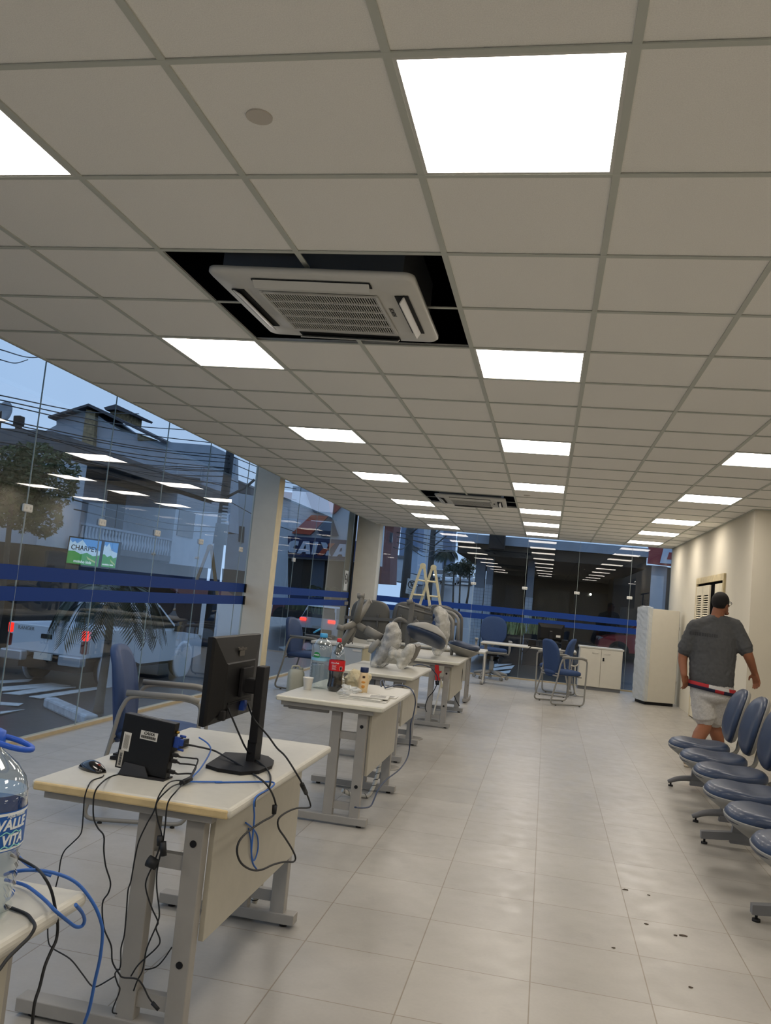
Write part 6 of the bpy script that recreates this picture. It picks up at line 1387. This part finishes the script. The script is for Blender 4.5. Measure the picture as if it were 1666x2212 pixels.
# cola desk
cable('slate blue cable dropping from the cola desk grommet to the floor', at('z', c4([(880, 145), (872, 112), (890, 98), (905, 148)]), (ZT_, ZT_)) + at('z', c4([(920, 150), (1000, 132), (1080, 152)]), ZT_ + .01) + at('x', c4([(1115, 200), (1125, 260), (1110, 350), (1090, 420), (1085, 560), (1065, 660), (1010, 740), (920, 810), (860, 880), (830, 950), (800, 1005), (740, 1018), (690, 1012)]), (-.375, -.40)), .0045, M_CABN)
def spiral(lab, pts, r=.014):
    t = thing('cable_sleeve', lab, 'cable sleeve', pts[-1]); f = MB(); P = spline(pts, 8); P = [Vector((p.x, p.y, max(p.z, r + .001))) for p in P]; f.sweep(P, r, 10); f.build('sleeve', M_CABW, t, world=True)
    f = MB(); Q = []; L = 0
    for k in range(len(P) - 1):
        d = P[k + 1] - P[k]; n = d.orthogonal().normalized(); b = d.normalized().cross(n)
        for q in range(4): u = q / 4; a = (L + d.length * u) * 150; Q.append(P[k].lerp(P[k + 1], u) + (n * math.cos(a) + b * math.sin(a)) * r)
        L += d.length
    f.sweep(Q, .0022, 4); f.build('spiral_cut', M_CABK, t, world=True); return t
spiral('white spiral cable sleeve curling at the far leg of the nearest desk', at('y', c3([(1180, 790), (1150, 900), (1110, 1000), (1050, 1080), (990, 1120), (955, 1132)]), (2.26, 2.30)))
spiral('white spiral cable sleeve lying under the cola desk', at('y', c4([(870, 690), (850, 780), (820, 870), (780, 930), (700, 935), (640, 910), (600, 890)]), (4.62, 4.45)))
# power strip desk
def c8(p): return C(p, 6.407, 860, 1280)
yp = 8.02
t = thing('power_strip', 'red power strip hanging below the front edge of its desk', 'power strip', at_y(948, 1472, yp))
f = MB(); f.prism(at('y', c8([(510, 1000), (560, 1005), (565, 1090), (600, 1085), (598, 1110), (570, 1125), (565, 1180), (582, 1190), (575, 1215), (515, 1215)]), yp), (0, .04, 0)); f.build('housing', mat('strip_red', '#b02323', .4), t, world=True)
f = MB(); f.prism(at('y', c8([(515, 1222), (570, 1222), (562, 1282), (520, 1278)]), yp), (0, .035, 0)); f.build('plug', M_BLACK, t, world=True)
cable('slate cable from the drawer desk to the red power strip', at('y', c8([(210, 1020), (280, 995), (380, 1010)]), (6.9, 7.3)) + at('y', c8([(460, 1050), (520, 1120), (548, 1180), (545, 1250)]), (7.6, 7.98)), .006, M_CABN)
cable('black cable hanging from the red power strip to the floor', at('y', c8([(535, 1280), (490, 1370), (420, 1450), (385, 1540), (378, 1600), (395, 1650)]), 8.0), .005, M_CABK)
cable('white cable hanging beside the red power strip to the floor', at('y', c8([(600, 1200), (560, 1400), (510, 1600), (488, 1690)]), 8.1), .008, M_CABW)
cable('black cable hanging at the far right corner of the power strip desk', at('y', c8([(880, 985), (890, 1100), (870, 1250), (830, 1350), (780, 1400), (800, 1480), (850, 1570)]), 9.45), .006, M_CABK)
# far desk
def c9(p): return C(p, 6.407, 1000, 1300)
cable('white cable along the left leg of the far desk', at('y', c9([(305, 690), (300, 850), (285, 1000), (270, 1125)]), 13.55), .012, M_CABW)
cable('white cable sagging under the right end of the far desk', at('y', c9([(1390, 740), (1425, 830), (1500, 880), (1560, 890), (1605, 850), (1605, 770)]), 13.6), .012, M_CABW)
cable('white cable trailing on the floor at the right end of the far desk', at('y', c9([(1555, 900), (1550, 1150), (1560, 1270)]), 13.5) + at('z', c9([(1600, 1300), (1680, 1308)]), .012), .010, M_CABW)
cable('black cable drooping under the far desk', at('y', c9([(950, 615), (900, 660), (850, 710), (805, 655)]), 13.62), .008, M_CABK)

# short leads from the computer's plugs into the bundle
for k, (z, q) in enumerate(((-.015, (1270, 860)), (-.036, (1240, 960)), (-.071, (1180, 1085)))):
    a = pc((.125, 0, z)); b = at_z(*c7([q])[0], .775 - .012 * k); c_ = at_z(*c7([(1120, 1160)])[0], ZT_ + .012 + .004 * k); d = at_z(*c7([(1000, 1215)])[0], ZT_ + .004)
    cable(('top', 'middle', 'bottom')[k] + ' short black lead from the back of the small computer', [a, a.lerp(b, .5) + Vector((.01, 0, .004)), b, c_, d], .0028, M_CABK)
f = MB(); a, b = at_z(*c7([(1000, 1225)])[0], ZT_ + .008), at_z(*c7([(1150, 1155)])[0], ZT_ + .012); f.cyl(a, b, .009, n=12); tag(f.build('cable_tie_sleeve', M_CABK), 'black tape sleeve bundling the leads behind the small computer', 'cable tie')

M_DIRT = mat('dirt', '#4a3f33', .9, noise=.3, nscale=60)
for k, (x, y, r, lab) in enumerate(((1190, 1553, .022, 'largest dark dirt crumb on the aisle floor near the seats'), (1150, 1552, .012, 'dark dirt crumb just left of the largest one on the aisle floor'), (990, 1490, .012, 'small dirt crumb on the aisle floor left of the largest crumb'), (880, 1305, .02, 'dry leaf scrap on the aisle tile joint'), (1005, 1335, .010, 'small dark crumb right of the dry leaf scrap'), (815, 1620, .010, 'small crumb left of the tile joint in the aisle'), (1230, 1833, .012, 'dirt crumb lowest on the aisle floor near the picture bottom'))):
    c = at_z(1000 + .4 * x, 1400 + .4 * y, .0006); rnd = random.Random(k); f = MB(); f.prism([c + Vector((r * .9 * rnd.uniform(.5, 1.1) * math.cos(a), r * .6 * rnd.uniform(.5, 1.1) * math.sin(a), 0)) for a in [2 * math.pi * q / 9 for q in range(9)]], (0, 0, .0025))
    tag(f.build('dirt_crumb', M_DIRT), lab, 'dirt')
